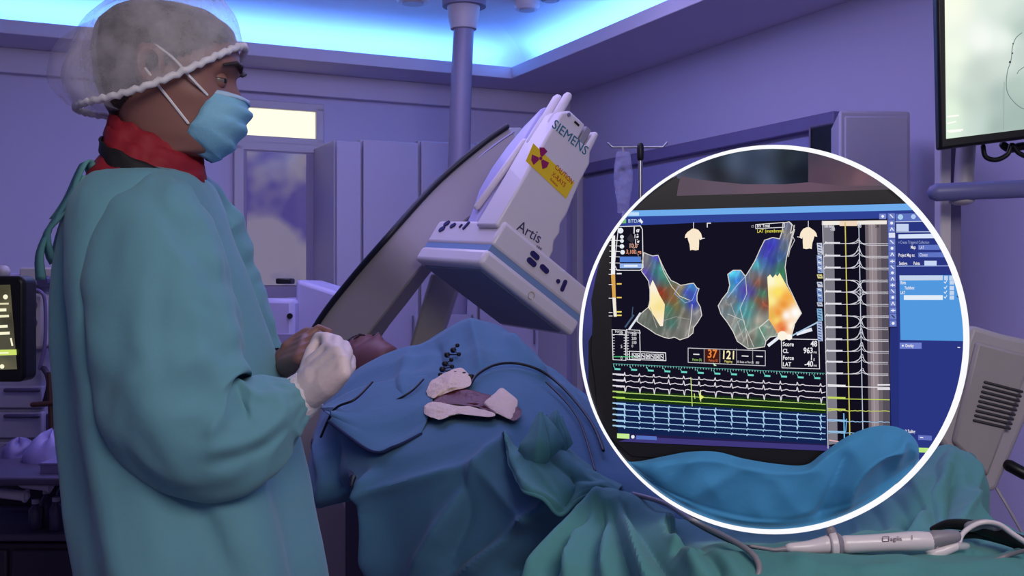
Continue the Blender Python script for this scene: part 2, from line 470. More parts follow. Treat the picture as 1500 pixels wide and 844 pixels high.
MB().box(LP(L_/2, L_/2, .060), (L_/2-.007, L_/2-.007, .012), DAX).build('groove', DBL, carm)
MB().box(LP(L_/2, L_/2, .111), (L_/2-.003, L_/2-.003, .043), DAX).build('detector_cover', DW, carm, bevel=.012, seg=3)
# tower: front housing
prof = [(-.012, .125), (-.012, .30), (-.014, .45), (-.012, .535), (.01, .556), (.080, .556), (.082, .505), (.118, .505), (.120, .565), (.138, .565), (.142, .50), (.160, .47), (.163, .40), (.170, .345), (.178, .30), (.176, .26), (.190, .235), (.186, .205), (.200, .18), (.205, .125)]
MB().prism([LP(a, .012, c) for a, c in prof], ey*.115).build('front_housing', DW, carm, bevel=.008, seg=3)
prof2 = [(0, .125), (0, .50), (.01, .59), (.03, .60), (.10, .57), (.15, .50), (.17, .125)]
VIO = mat('rear_housing_paint', (176, 170, 214), .35, var=.03, coat=.2)
MB().prism([LP(a+.012, .126, c) for a, c in prof2], ey*.05).build('middle_housing', DW, carm, bevel=.008, seg=3)
side = [(.175, .125), (.175, .60), (.20, .585), (.24, .52), (.27, .44), (.285, .36), (.28, .27), (.25, .20), (.23, .125)]
MB().prism([LP(.01, b, c) for b, c in side], ex*.17).build('rear_housing', VIO, carm, bevel=.018, seg=4)
# raised rails at the top and the side
def bar(p, q, r, nm, m=DW): MB().tube([p, q], r, 10).build(nm, m, carm, smooth=True)
bar(LP(.0, .055, .50), LP(.0, .055, .605), .014, 'top_rail')
bar(LP(.0, .105, .43), LP(.0, .105, .60), .016, 'top_rail')
bar(sp(699, 303, .0), sp(768, 208, .0), .011, 'side_rail')
MB().box(LP(.10, .05, .53), (.012, .03, .03), DAX).build('top_latch', mat('latch_grey', (150, 146, 156), .4), carm, bevel=.004)
MB().cyl(fp(833, 168, .012, .0), -ey, .006, .003, 16).build('lock_screw', GREYP, carm)
MB().box(LP(.05, .0115, .538), (.010, .002, .003), DAX).build('latch_slot', BLACK, carm)
# caution label wrapped round the corner
YEL = mat('caution_yellow', (240, 200, 30), .5, var=.02)
MAG = mat('caution_magenta', (150, 20, 90), .5, var=.02)
FB = .012
def fpoly(mb, pts, b, th=.0015): return mb.prism([fp(x, y, b, .0003) for x, y in pts], -ey*th)
lab = fpoly(MB(), [(781, 210), (841, 268), (829, 291), (770, 236)], FB, .001).build('caution_label', YEL, carm)
tre = MB(); cc = fp(792, 232, FB, .0016)
for k in range(3):
    a0 = PI/2+k*2*PI/3+.25
    pts = [cc+(ex*math.cos(t)+ez*math.sin(t))*r for r, t in [(.008, a0-.5), (.032, a0-.5), (.034, a0), (.032, a0+.5), (.008, a0+.5)]]
    tre.prism(pts, -ey*.0008)
tre.cyl(cc, -ey, .0055, .0008, 16)
tre.build('radiation_trefoil', MAG, lab)
RED = mat('caution_red', (190, 60, 30), .5)
o = fp(812, 246, FB, .0018)
tb = MB(); sl = (fp(841, 268, FB)-fp(781, 210, FB)).normalized(); sl2 = ez-sl*ez.dot(sl); sl2.normalize()
tb.add(*text('CAUTION', .0215, o, sl*.82, sl2, ext=.0004)); tb.add(*text('X-RAYS', .0215, o-sl2*.024+sl*.004, sl*.82, sl2, ext=.0004)); tb.add(*text('Radiation', .011, o-sl2*.038+sl*.008, sl*.82, sl2, ext=.0003))
tb.build('caution_writing', RED, lab, smooth=False)
TEALW = mat('logo_teal', (40, 110, 135), .5)
p0 = fp(808, 184, FB, .0008); p1 = fp(857, 226, FB, .0008); dx = (p1-p0).normalized(); dy = (ez-dx*ez.dot(dx)).normalized()
vs, fs = text('SIEMENS', 1, (0, 0, 0), (1, 0, 0), (0, 1, 0)); wd = max(v.x for v in vs)-min(v.x for v in vs)
k = (p1-p0).length/wd
MB().add(*text('SIEMENS', k, p0-dy*.003, dx, dy, ext=.0004)).build('logo_writing', TEALW, carm, smooth=False)
INK = mat('dark_lettering', (62, 56, 96), .5)
p0 = fp(755, 338, 0, .0); ns = .0
p0 = fp(756, 336, FB, .0006); p1 = fp(789, 357, FB, .0006); dx = (p1-p0).normalized(); dy = (ez-dx*ez.dot(dx)).normalized()
vs, fs = text('Artis', 1, (0, 0, 0), (1, 0, 0), (0, 1, 0)); wd = max(v.x for v in vs)
wr = MB().add(*text('Artis', (p1-p0).length/wd, p0, dx, dy, ext=.0004))
p2 = fp(785, 362, FB, .0006); wr.add(*text('zee', .016, p2, dx, dy, ext=.0003)); wr.build('model_writing', INK, carm, smooth=False)
# push buttons on two sides of the cover
def pill(mb, p, q, r, n):
    ax = (q-p); l = ax.length; a = ax.normalized() if l > 1e-6 else ex; bb = n.cross(a)
    pts = [q+(a*math.cos(t)+bb*math.sin(t))*r for t in [(-.5+i/8)*PI for i in range(9)]]+[p+(a*math.cos(t)+bb*math.sin(t))*r for t in [(.5+i/8)*PI for i in range(9)]]
    mb.prism(pts, n*.004); return mb
for (x0, y0, x1, y1, r) in ((780, 371.5, 786, 377, .0085), (775, 381, 781.5, 387, .0085), (794, 391, 800, 397, .0082), (817, 412, 817.2, 412.2, .0065), (827.5, 413, 823, 424, .0065)):
    pill(MB(), fp(x0, y0, .003), fp(x1, y1, .003), r, -ey).build('push_button', DARKB, carm)
for (x0, y0, x1, y1, r) in ((653, 329, 657, 327, .008), (646, 337, 650, 335, .008), (662, 332, 666, 330, .007), (674, 333, 677, 330, .003), (680, 335, 687, 327, .005)):
    pill(MB(), sp(x0, y0, .003), sp(x1, y1, .003), r, -ex).build('push_button', DARKB, carm)
rg = MB(); cc = fp(778, 433, 0, .0)
rg.tube([cc+(ex*math.cos(t)+ez*math.sin(t))*.011-ey*.001 for t in [i*2*PI/20 for i in range(18)]], .0016, 6)
rg.build('tray_emblem', mat('emblem_beige', (190, 175, 150), .5), lower)
# curved arm
Lp = [P(742, 186, 3.75), P(705, 212, 3.72), P(640, 268, 3.68), P(570, 345, 3.56), P(512, 412, 3.62), P(465, 474, 3.66), P(430, 545, 3.68), P(412, 640, 3.68), P(420, 760, 3.66), P(470, 860, 3.6), P(560, 930, 3.5)]
Rp = [P(790, 240, 3.72), P(745, 278, 3.68), P(680, 325, 3.62), P(620, 388, 3.5), P(570, 452, 3.56), P(530, 505, 3.6), P(500, 565, 3.62), P(486, 640, 3.62), P(496, 720, 3.6), P(540, 790, 3.54), P(600, 840, 3.46)]
ARM = mat('arm_beige', (150, 142, 142), .5, var=.04)
n = 48; l = curve(Lp, n); r = curve(Rp, n); back = V((.05, .14, .02))
MB().loft([[l[i], r[i], r[i]+back, l[i]+back] for i in range(n)]).build('curved_arm', ARM, carm, bevel=.006)
MB().tube([p+V((0, -.004, 0)) for p in l], .0105, 8, up=(0, 1, 0)).build('edge_trim', mat('dark_trim', (28, 27, 42), .4), carm, smooth=True)
MB().tube([p+V((.024, -.002, -.018)) for p in l], .004, 6).build('edge_line', mat('trim_silver', (150, 146, 170), .35, .4), carm, smooth=True)
# stand column of the arm (leans down to the floor)
A0, A1 = P(655, 400, 3.7), P(622, 505, 3.72)
dn = (A1-A0); A2 = A0+dn*(A0.z/(A0.z-A1.z))*1.0
A2 = V((A0.x+dn.x*2.2, A0.y+.05, 0.03)); sx = (V((1, .2, .25))).normalized()
MB().prism([A0-V((.055, 0, 0)), A0+V((.055, 0, .0)), A1+V((.05, 0, 0)), V((A2.x+.1, A2.y, 0)), V((A2.x-.1, A2.y, 0)), A1-V((.05, 0, 0))], (0, .14, 0)).build('stand_column', ARM, carm, bevel=.01)
MB().box((A2.x, A2.y+.1, .05), (.3, .35, .05)).build('stand_base', WHITED, carm, bevel=.02)

# ================================================================== operating table and patient
tdir = V((1.2, -2.1, 0)).normalized(); tn = V((tdir.y, -tdir.x, 0))
T0 = V((-.42, 3.5, 0)); TL = 2.5
tbl = thing('operating_table', 'operating table hidden under the blue surgical drapes', 'table', T0+tdir*1.2)
TAX = (tdir, tn, UZ)
MB().box(T0+tdir*TL/2+UZ*.86, (TL/2, .24, .03), TAX).build('table_top', mat('table_carbon', (40, 40, 48), .4), tbl, bevel=.015)
MB().box(T0+tdir*TL/2+UZ*.905, (TL/2-.02, .22, .02), TAX).build('mattress', mat('mattress_grey', (60, 62, 74), .6), tbl, bevel=.015)
MB().box(T0+tdir*1.2+UZ*.44, (.2, .17, .40), TAX).build('pedestal', WHITED, tbl, bevel=.03)
MB().box(T0+tdir*1.25+UZ*.45, (1.1, .19, .36), TAX).build('under_table_shade', mat('table_shade_dark', (46, 42, 58), .6), tbl, bevel=.03)  # dark block added for the shade under the draped table
MB().box(T0+tdir*1.2+UZ*.03, (.5, .26, .03), TAX).build('table_base', WHITED, tbl, bevel=.02)

def head_rings(S=1.1, n=48, ny=44, neck=True, down=(), ls=1.0, nose=.026):
    T = [(.134, .0, 0.004, .004), (.131, .035, -.045, .03), (.120, .066, -.074, .053), (.105, .088, -.09, .067), (.085, .101, -.098, .0745), (.065, .106, -.1, .0775), (.048, .108, -.099, .078), (.03, .100, -.096, .077), (.012, .0985, -.091, .075), (-.01, .101, -.083, .071), (-.033, .103, -.073, .067), (-.055, .101, -.064, .0635), (-.078, .100, -.058, .059), (-.096, .097, -.056, .053), (-.108, .082, -.056, .05), (-.116, .045, -.057, .05), (-.13, .026, -.06, .052), (-.16, .02, -.068, .056)]+list(down)
    zs = [V((t[0], t[1], 0)) for t in T]; ws = [V((t[2], t[3], 0)) for t in T]
    N = ny+len(down)*6; rings = []
    for i in range(N):
        t = (len(T)-1)*i/(N-1); a = cr(zs, t); b = cr(ws, t); z, xf, xb, wd = a.x, a.y, b.x, b.y; zo = z if z >= 0 else (z*ls if z > -.116 else z+.116*(1-ls))
        ring = []
        for k in range(n):
            th = 2*PI*k/n; c, s_ = math.cos(th), math.sin(th)
            x = (xf+xb)/2+(xf-xb)/2*math.copysign(abs(c)**.86, c); y = max(wd, .002)*math.copysign(abs(s_)**.92, s_)
            if c > 0:
                g = max(0, 1-((z+.012)/.042)**2) if z < .03 else 0
                prof = nose*math.exp(-((z+.016)/.016)**2)+.012*math.exp(-((z-.008)/.018)**2)
                wn = .010 if z > 0 else .014
                x += prof*math.exp(-(y/wn)**2)*1.0
                x -= .011*math.exp(-((z-.027)/.013)**2)*math.exp(-((abs(y)-.034)/.015)**2)
                x += .005*math.exp(-((z-.047)/.008)**2)*math.exp(-((abs(y)-.034)/.02)**2)
                x += .006*math.exp(-((z+.052)/.007)**2)*math.exp(-(y/.018)**2)+.005*math.exp(-((z+.064)/.006)**2)*math.exp(-(y/.015)**2)
                x -= .004*math.exp(-((z+.058)/.003)**2)*math.exp(-(y/.02)**2)
                y += math.copysign(.004, y)*math.exp(-((z+.005)/.02)**2)*math.exp(-((x-.06)/.03)**2) if abs(y) > .01 else 0
            ring.append(V((x, y, zo))*S)
        rings.append(ring)
    return rings
def ear(mb, M, S, sgn):
    """shell shaped ear at the ear canal"""
    c0 = V((-.002, sgn*.074, .012)); rings = []
    nu, nv = 22, 7; o = len(mb.v); pts = []
    for j in range(nv):
        t = j/(nv-1); ring = []
        for i in range(nu):
            a = 2*PI*i/nu
            rx = .019*(1+.18*math.sin(a)); rz = .033
            rr = 1-t*.86
            lift = .016*(math.sin(min(1, t*2.6)*PI*.5))-.013*math.sin(max(0, (t-.3)/.7)*PI*.5)+.006*math.exp(-((t-.55)/.12)**2)*(1 if math.sin(a) > -.3 else .2)
            ring.append(M@((c0+V((-.006*t*0+rx*rr*math.cos(a)-.012*(math.cos(a) < 0)*(1-t)*.4, sgn*(lift+.008*(math.cos(a) < -.2)*(1-t)), rz*rr*math.sin(a)-.004)))*S))
        rings.append(ring)
    mb.loft(rings)

SKIN = mat('skin', (136, 94, 88), .5, var=.06, vscale=25, bump=.03, bscale=220, spec=.35)
SKIN2 = mat('patient_skin', (112, 72, 74), .5, var=.08, vscale=25)
# patient: head on the table, body continuing under the drape
hx = V((0.0, 0.0, 1)); 
fwd = V((.12, -.10, 1)).normalized(); upv = V((-.62, .78, 0.0)); upv = (upv-fwd*upv.dot(fwd)).normalized(); sd_ = upv.cross(fwd)
MPt = Matrix.Translation(P(545, 541, 3.36)) @ Matrix((fwd, sd_, upv)).transposed().to_4x4()
pt = thing('person', 'patient lying on the table with only the face showing above the blue drape', 'person', P(543, 512, 3.36)-UZ*.12)
mb = MB()
mb.loft([[MPt@p for p in r] for r in head_rings(.92, 36, 40, down=[(-.22, .03, -.10, .17), (-.32, .06, -.11, .2), (-.5, .05, -.11, .18), (-.68, .03, -.11, .17), (-.8, .0, -.1, .12), (-.83, -.03, -.08, .05)])])
ear(mb, MPt, .92, 1); ear(mb, MPt, .92, -1)
mb.build('body', SKIN2, pt, smooth=True)
HAIRM = mat('dark_hair', (44, 34, 34), .6, var=.25, vscale=60, bump=.4, bscale=160)
def dome(M, cx, cz, ax_len, hw, h, tilt, nexp=2.4, at=None, back=0.0, n=64, m=26, wob=0.0, seed=1, y0=0, sag=0.0):
    """cap-like dome over a tilted opening: local x forward, z up"""
    ca, sa = math.cos(tilt), math.sin(tilt); rings = []; at = tilt if at is None else at; cb, sb = math.cos(at), math.sin(at)
    for j in range(m):
        t = j/(m-1); tt = t*.999; rr = (1-tt**nexp)**(1/nexp) if j else 1.0
        ring = []
        for i in range(n):
            a = 2*PI*i/n; u = ax_len*rr*math.cos(a); v = hw*rr*math.sin(a)
            if math.cos(a) < 0: u += back*math.cos(a)*math.sin(min(1, t*1.7)*PI)
            k = 1+wob*(nz((math.cos(a)*2, math.sin(a)*2, t*2.5), 1.6, seed)+.5*math.sin(a*26)*math.exp(-t*14))
            hh = h*tt
            ring.append(M@V((cx+(u*ca-hh*sb)*k, v*k+y0, cz+(u*sa+hh*cb)*k-sag*math.sin(a)**2*(1-tt)**1.5)))
        rings.append(ring)
    return rings
def hair_cap(M, S, par, ls=1.0):
    rg = head_rings(S, 72, 80, ls=ls); vs = []; fs = []; c0 = V((-.005, 0, .045)); keep = []
    for r in rg:
        for p in r:
            q = p/S; d = (p-c0); d.normalize()
            h = .62*q.x+.022 if q.x > 0 else .022+1.05*q.x
            keep.append(q.z > h and q.z > -.1)
            k = min(1, max(0, (q.z-h)/.02))
            vs.append(M@(p+d*(.001+(.005+.003*nz(p, 40, 3))*k)))
    n = 72
    for i in range(len(rg)-1):
        for j in range(n):
            f = (i*n+j, i*n+(j+1) % n, (i+1)*n+(j+1) % n, (i+1)*n+j)
            if all(keep[x] for x in f): fs.append(f)
    used = sorted({x for f in fs for x in f}); mp = {u: i for i, u in enumerate(used)}
    fs = [[mp[x] for x in f] for f in fs]
    m = MB().add([vs[u] for u in used], fs)
    first = [mp[j] for j in range(n)]; m.f.append(first[::-1]); m.c.append(None)
    return m.build('hair', HAIRM, par, smooth=True)
hair_cap(MPt, .92, pt)
for s in (1, -1): MB().tube([MPt@V((.098, s*.015, .042)), MPt@V((.1, s*.031, .046)), MPt@V((.088, s*.05, .040))], [.003, .004, .003], 8).build('eyebrow', HAIRM, pt)

# ================================================================== the standing person
YS = 1.72; HS = F/YS
YAW = math.radians(9)
hc = P(237, 118, YS); S_ = 1.06
MH = Matrix.Translation(hc) @ Matrix.Rotation(YAW, 4, 'Z') @ Matrix.Rotation(math.radians(3), 4, 'Y')
MF = MH @ Matrix.Translation((.005, 0, -.026))
def hl(px, py): return ((px-237)/HS, (118-py)/HS)
sg = thing('person', 'standing person in teal gown, gauze hair cap, blue mask and red neck shield', 'person', (hc.x, YS, 0))
body = MB()
body.loft([[MF@p for p in r] for r in head_rings(S_, 64, 70, ls=.76, nose=.016, down=[(-.22, .05, -.06, .09), (-.30, .09, -.06, .13), (-.45, .13, -.05, .14), (-.62, .15, -.03, .13), (-.78, .17, -.02, .14), (-.9, .18, -.01, .14), (-.93, .14, .02, .1)])])
for s in (1, -1): ear(body, MH, S_, s)
hz_ = hc.z
for s in (1, -1):
    y = YS+s*.095
    body.tube([(hc.x+.09, y, hz_-.86), (hc.x+.10, y, hz_-1.15), (hc.x+.08, y, .40), (hc.x+.06, y, .1)], [.085, .075, .055, .042], 14)
# arms: near arm to the gloved hand, far arm to the bare hand
sh_n = P(232, 345, 1.62); el_n = P(285, 625, 1.52); wr_n = P(438, 583, 1.60)
sh_f = P(270, 330, 1.92); el_f = P(330, 580, 1.98); wr_f = P(412, 536, 1.84)
body.tube(curve([sh_n, (sh_n+el_n)/2, el_n], 9), scal([.05, .048, .042], 9), 14); body.tube(curve([el_n, (el_n+wr_n)/2, wr_n], 9), scal([.042, .037, .028], 9), 14)
body.tube(curve([sh_f, (sh_f+el_f)/2, el_f], 9), scal([.05, .048, .042], 9), 14); body.tube(curve([el_f, (el_f+wr_f)/2, wr_f], 9), scal([.042, .037, .028], 9), 14)
def hand(wrist, knk, fingers, thumb, r=.0088, palmr=.021, wr=.026, vox=.0028):
    """knk: four knuckles index..pinky; fingers: list of joint lists; thumb: joint list"""
    h = MB()
    mid = (knk[1]+knk[2])/2
    h.tube([wrist-(mid-wrist).normalized()*.05, wrist, wrist*.6+mid*.4], [wr, wr*.98, wr*.9], 14)
    for i, k in enumerate(knk):
        side = (k-mid)
        base = wrist+(mid-wrist)*.12+side*.45
        h.tube([base, base*.45+k*.55, k], [palmr*.86, palmr*.82, r*1.3], 12)
    h.tube([knk[0], knk[1], knk[2], knk[3]], r*1.25, 10)
    h.tube([(wrist+knk[0])/2, (wrist+mid)/2, (wrist+knk[3])/2], palmr*.8, 12)
    for k, fj in zip(knk, fingers):
        pts = [k]+fj; rr = [r*1.15, r*1.05, r*.95, r*.82][:len(pts)]
        h.tube(pts, rr, 10)
    h.tube(thumb, [palmr*.85, r*1.25, r*1.1, r*.92][:len(thumb)], 10)
    return remesh(h, vox)
# far bare hand pinching the thin lead
YF = 1.78
kn = [P(448, 497, YF-.01), P(446, 505, YF-.035), P(443, 515, YF-.055), P(438, 526, YF-.07)]
fg = [[P(468, 482, YF-.0), P(482, 488, YF-.01), P(478, 496, YF-.02)], [P(470, 491, YF-.035), P(483, 498, YF-.035), P(474, 506, YF-.03)],
      [P(464, 503, YF-.055), P(474, 511, YF-.05), P(464, 518, YF-.04)], [P(456, 518, YF-.07), P(466, 525, YF-.06), P(456, 530, YF-.05)]]
th = [P(425, 512, YF+.01), P(436, 497, YF+.015), P(450, 487, YF+.012), P(463, 486, YF+.005)]
hm = hand(P(412, 535, 1.83), kn, fg, th)
body.add(hm.v, hm.f)
body.build('body', SKIN, sg, smooth=True)
# near gloved hand
GLOVE = mat('latex_glove', (222, 200, 204), .45, var=.03, vscale=30, bump=.12, bscale=70)
YN = 1.585
kn = [P(482, 510, YN+.02), P(494, 517, YN-.006), P(502, 530, YN-.022), P(503, 547, YN-.03)]
fg = [[P(478, 495, YN+.045), P(466, 494, YN+.06), P(460, 503, YN+.06)], [P(494, 500, YN+.03), P(484, 496, YN+.055), P(472, 503, YN+.062)],
      [P(508, 516, YN+.015), P(505, 506, YN+.045), P(492, 508, YN+.06)], [P(512, 538, YN+.0), P(513, 526, YN+.03), P(502, 522, YN+.05)]]
th = [P(452, 560, YN+.01), P(452, 532, YN+.03), P(457, 514, YN+.045), P(464, 502, YN+.055)]
gh = hand(P(446, 576, 1.6), kn, fg, th, r=.0094, palmr=.024, wr=.029)
gh.build('glove', GLOVE, sg, smooth=True)
# eyes and brows
EYEW = mat('eye_white', (112, 98, 98), .25); IRIS = mat('iris_dark', (34, 24, 20), .2)
for s in (1, -1):
    ec = MF@(V((.0795, s*.0325, .0255))*S_); er = .0122*S_; R3_ = MF.to_3x3(); eax = (R3_@V((1, 0, 0)), R3_@V((0, 1, 0)), R3_@V((0, 0, 1)))
    e = MB().sphere(ec, er, 20, 14, eax).build('eye', EYEW, sg, smooth=True)
    MB().sphere(ec+eax[0]*er*.42, er*.70, 14, 10, eax).build('iris', IRIS, e, smooth=True)
    for t0, t1 in ((2, 80), (108, 178)):
        rings = []
        for j in range(9):
            t = math.radians(t0+(t1-t0)*j/8)
            rings.append([ec+(eax[0]*math.sin(t)*math.cos(2*PI*i/24)+eax[1]*math.sin(t)*math.sin(2*PI*i/24)+eax[2]*math.cos(t))*er*1.12 for i in range(24)])
        MB().loft(rings).build('eyelid', SKIN, sg, smooth=True)
    bw_ = MB().tube([MF@(V((.110, s*.014, .043))*S_), MF@(V((.1115, s*.028, .049))*S_), MF@(V((.106, s*.041, .051))*S_), MF@(V((.090, s*.057, .045))*S_)], [.0025, .0042, .004, .002], 8)
    bw_.build('eyebrow', HAIRM, sg, smooth=True)
# hair and see-through cap
hair_cap(MF, S_, sg, .76)
CAPM = veil('cap_gauze', (218, 212, 222), .33, .4, 26)
ct = math.radians(25)
cap = MB().loft(dome(MH, .000, .004, .138, .104, .140, ct, 2.7, math.radians(18), .012, 72, 34, .03, 3, sag=.030), cap=False).build('hair_cap', CAPM, sg, smooth=True)
# bag of the cap hanging behind the head
bag = []
for j in range(20):
    t = j/19
    c = cr([V((-.085, 0, .085)), V((-.115, 0, .04)), V((-.12, 0, -.01)), V((-.095, 0, -.05)), V((-.04, 0, -.06))], 4*t)
    r = .015+.062*math.sin(PI*min(1, max(.03, t)))**.6
    bag.append([MH@(c+V((math.cos(a)*r*.62*(1+.12*nz((math.cos(a), math.sin(a), t*3), 2.2, 4)), math.sin(a)*r*1.05, 0))) for a in [2*PI*i/36 for i in range(36)]])
MB().loft(bag, cap=False).build('cap_pouch', veil('cap_gauze_thin', (196, 186, 220), .26, .5, 22), cap, smooth=True)
el = MB(); ring = []
for i in range(121):
    a = 2*PI*i/120; u, v = .138*math.cos(a), .1045*math.sin(a)
    k = 1+.018*math.sin(a*46)
    ring.append(MH@V((u*math.cos(ct), v*k, .004+u*math.sin(ct)+.0018*math.sin(a*46)-.030*math.sin(a)**2)))
el.tube(ring, .0055, 8)
el.build('elastic_edge', veil('cap_elastic', (232, 226, 234), .8, .2, 60), cap, smooth=True)
# face mask with pleats and ear loops
MASKM = mat('mask_blue', (128, 184, 214), .7, var=.03, vscale=30, bump=.1, bscale=260)
rows = [((358, 139), (310, 133), .050), ((365, 152), (308, 146), .060), ((364, 168), (305, 160), .066), ((357, 188), (298, 176), .069), ((345, 208), (289, 189), .067), ((330, 224), (284, 203), .056), ((316, 232), (287, 222), .034)]
G = []
R7 = [V((a[0], a[1], 0)) for a, b, c in rows]; C7 = [V((b[0], b[1], c*1000)) for a, b, c in rows]
for j in range(36):
    t = 6*j/35; f = cr(R7, t); c = cr(C7, t); fx, fz = hl(f.x, f.y); cx_, cz_ = hl(c.x, c.y); wd = c.z/1000
    row = []
    for i in range(41):
        th = PI*i/40; s = math.sin(th)**.75
        pl = .0035*math.sin(t*PI*1.5+.6)*math.sin(th)**.5 + .0022*nz((th*2, t*1.3, 0), 1.4, 2)
        row.append(MH@V((cx_+(fx-cx_)*s+pl, -wd*math.copysign(abs(math.cos(th))**.8, math.cos(th)), cz_+(fz-cz_)*math.sin(th)+pl*.4)))
    G.append(row)
mk = MB().grid(G).build('face_mask', MASKM, sg, smooth=True, solid=.0016)
MB().loft([[p+(p-hc).normalized()*.0018 for p in r] for r in G[0:4]], close=False).build('nose_band', mat('mask_band', (168, 196, 226), .6), mk, smooth=True, solid=.0012)
lp = MB()
CORD = mat('white_elastic', (226, 222, 226), .6)
def hm_(px, py, y): x, z = hl(px, py); return MH@V((x, y, z))
lp.tube(curve([hm_(310, 144, -.066), hm_(288, 124, -.086), hm_(264, 100, -.090), hm_(240, 84, -.088)], 14), .0022, 6)
lp.build('ear_loop', CORD, mk, smooth=True)
lp = MB().tube(curve([hm_(286, 186, -.066), hm_(262, 158, -.074), hm_(243, 136, -.084), hm_(228, 118, -.09)], 14), .0022, 6)
lp.build('ear_loop', CORD, mk, smooth=True)
# red neck shield: a band round the neck with a dark trim
REDC = mat('red_cover', (140, 22, 38), .7, var=.1, vscale=12, bump=.15, bscale=24)
TRIM = mat('black_binding', (22, 18, 22), .7)
def band(spec, n=56, m=10, amp=.004, seed=0):
    """spec rows: (back px,py)(front px,py) half depth"""
    out = []
    B = [V(b) for b in [(s[0][0], s[0][1], s[2]*1000) for s in spec]]; Fr = [V((s[1][0], s[1][1], 0)) for s in spec]
    for j in range(m):
        t = (len(spec)-1)*j/(m-1); b = cr(B, t); f = cr(Fr, t); A_, C_ = P(b.x, b.y, YS+.0), P(f.x, f.y, YS+.01)
        ring = []
        for i in range(n):
            a = 2*PI*i/n; k = (1-math.cos(a))/2
            p = A_*(1-k)+C_*k
            dp = b.z/1000*math.sin(a)
            p = p+V((0, -dp, -.012*abs(math.sin(a))))
            q = nz((math.cos(a)*2, math.sin(a)*2, t*1.2), 1.5, seed)
            ring.append(p+V((amp*q, -amp*q*math.sin(a), amp*q)))
        out.append(ring)
    return out
MB().loft(band([((169, 162), (283, 214), .066), ((163, 178), (293, 236), .080), ((160, 198), (295, 258), .092), ((160, 212), (293, 276), .1)], 64, 16, .006, 3), cap=False).build('neck_shield', REDC, sg, smooth=True, solid=.006)
MB().loft(band([((157, 200), (294, 262), .110), ((157, 214), (295, 282), .117), ((161, 228), (292, 298), .119)], 64, 8, .004, 3), cap=False).build('shield_binding', TRIM, sg, smooth=True, solid=.004)
MB().loft(band([((163, 220), (288, 284), .114), ((150, 240), (294, 298), .136), ((142, 258), (298, 314), .150)], 64, 10, .004, 5), cap=False).build('apron_neckline', REDC, sg, smooth=True, solid=.004)

# gown: body and two sleeves
GOWN = mat('gown_cloth', (102, 152, 166), .8, var=.05, vscale=5, bump=.10, bscale=34, sheen=.15, spec=.2)
GOWN2 = mat('gown_binding', (92, 148, 154), .8, var=.05)
sil = [(250, 188, 268, .085), (256, 168, 288, .118), (268, 148, 302, .155), (300, 128, 314, .19), (345, 117, 326, .205), (410, 110, 348, .215), (480, 110, 370, .22), (550, 113, 394, .22), (620, 118, 416, .225), (700, 126, 436, .23), (770, 137, 452, .24), (844, 150, 466, .245), (1000, 170, 486, .25), (1180, 184, 502, .26)]
A = [V((s[0], s[1], 0)) for s in sil]; B = [V((s[2], s[3]*1000, 0)) for s in sil]
rings = []
NR = 110
for j in range(NR):
    t = (len(sil)-1)*j/(NR-1); a = cr(A, t); b = cr(B, t); Yc = YS+.02
    L0, R0 = P(a.y, a.x, Yc), P(b.x, a.x, Yc); dp = b.y/1000
    ring = []
    for i in range(96):
        th = 2*PI*i/96; c, s = math.cos(th), math.sin(th)
        x = (L0.x+R0.x)/2+(R0.x-L0.x)/2*math.copysign(abs(c)**.8, c); y = Yc+dp*math.copysign(abs(s)**.85, s)
        z = L0.z
        am = min(1, max(0, (a.x-280)/200))
        fold = .016*am*math.sin(th*7+2.2*nz((c, s, z*1.4), 1.2, 1)+z*1.2)+.012*nz((c*1.5, s*1.5, z*.9), 2.0, 2)*am+.004*nz((c*3, s*3, z*6), 2, 5)
        # deep crease down the side of the back
        fold -= .010*am*math.exp(-((th-(3.86+.25*(z-1.2)))/.10)**2)
        fold -= .010*am*(c < 0)*abs(c)
        ring.append(V((x+fold*c, y+fold*s, z)))
    rings.append(ring)
crg = creases([([(270, 700), (312, 730), (362, 850)], .012, 9), ([(260, 715), (300, 760), (340, 850)], -.012, 10), ([(196, 650), (230, 760), (260, 850)], .010, 14), ([(318, 330), (345, 400), (370, 480)], -.010, 7), ([(285, 300), (312, 360), (325, 430)], .010, 8), ([(380, 700), (420, 760), (430, 850)], .008, 12), ([(150, 640), (180, 760), (190, 850)], -.010, 12)])
rings = [[p+V((0, -1, 0))*crg(p) if p.y < YS else p for p in r] for r in rings]
rings = relax(rings, 2, True)
MB().loft(rings, cap=False).build('gown', GOWN, sg, smooth=True)
def sleeve(pts, rad, name, seed, amp=.009, fl=.9, crz=None):
    n = 120; path = curve(pts, n); r = scal(rad, n); rings = []; prev = None; N = 96
    for i, p in enumerate(path):
        t = (path[min(i+1, n-1)]-path[max(i-1, 0)]).normalized()
        a = (V((0, 1, 0))-t*t.y).normalized() if prev is None else (prev-t*prev.dot(t)).normalized()
        prev = a; b = t.cross(a); ring = []
        for k in range(N):
            th = 2*PI*k/N; u = i/(n-1)
            q = nz((math.cos(th)*1.3, math.sin(th)*1.3, u*5.5), 1.5, seed)
            q2 = abs(nz((math.cos(th)*.9, math.sin(th)*.9+u*2, u*7), 1.7, seed+1))
            g = amp*(1.3*q-1.6*q2+.4)*(1 if u < .93 else .3)+.0016*math.sin(th*16)*(u > .93)
            # wrinkles inside the elbow
            g += .006*math.sin(u*52+math.sin(th)*2)*math.exp(-((u-.70)/.13)**2)*max(0, -math.cos(th-2.6))
            pp = p+(a*math.cos(th)*fl+b*math.sin(th))*(r[i]+g)
            if crz and pp.y < p.y: pp = pp+V((0, -1, 0))*crz(pp)
            ring.append(pp)
        rings.append(ring)
    rings = relax(rings, 3, True)
    return MB().loft(rings, cap=False).build(name, GOWN, sg, smooth=True)
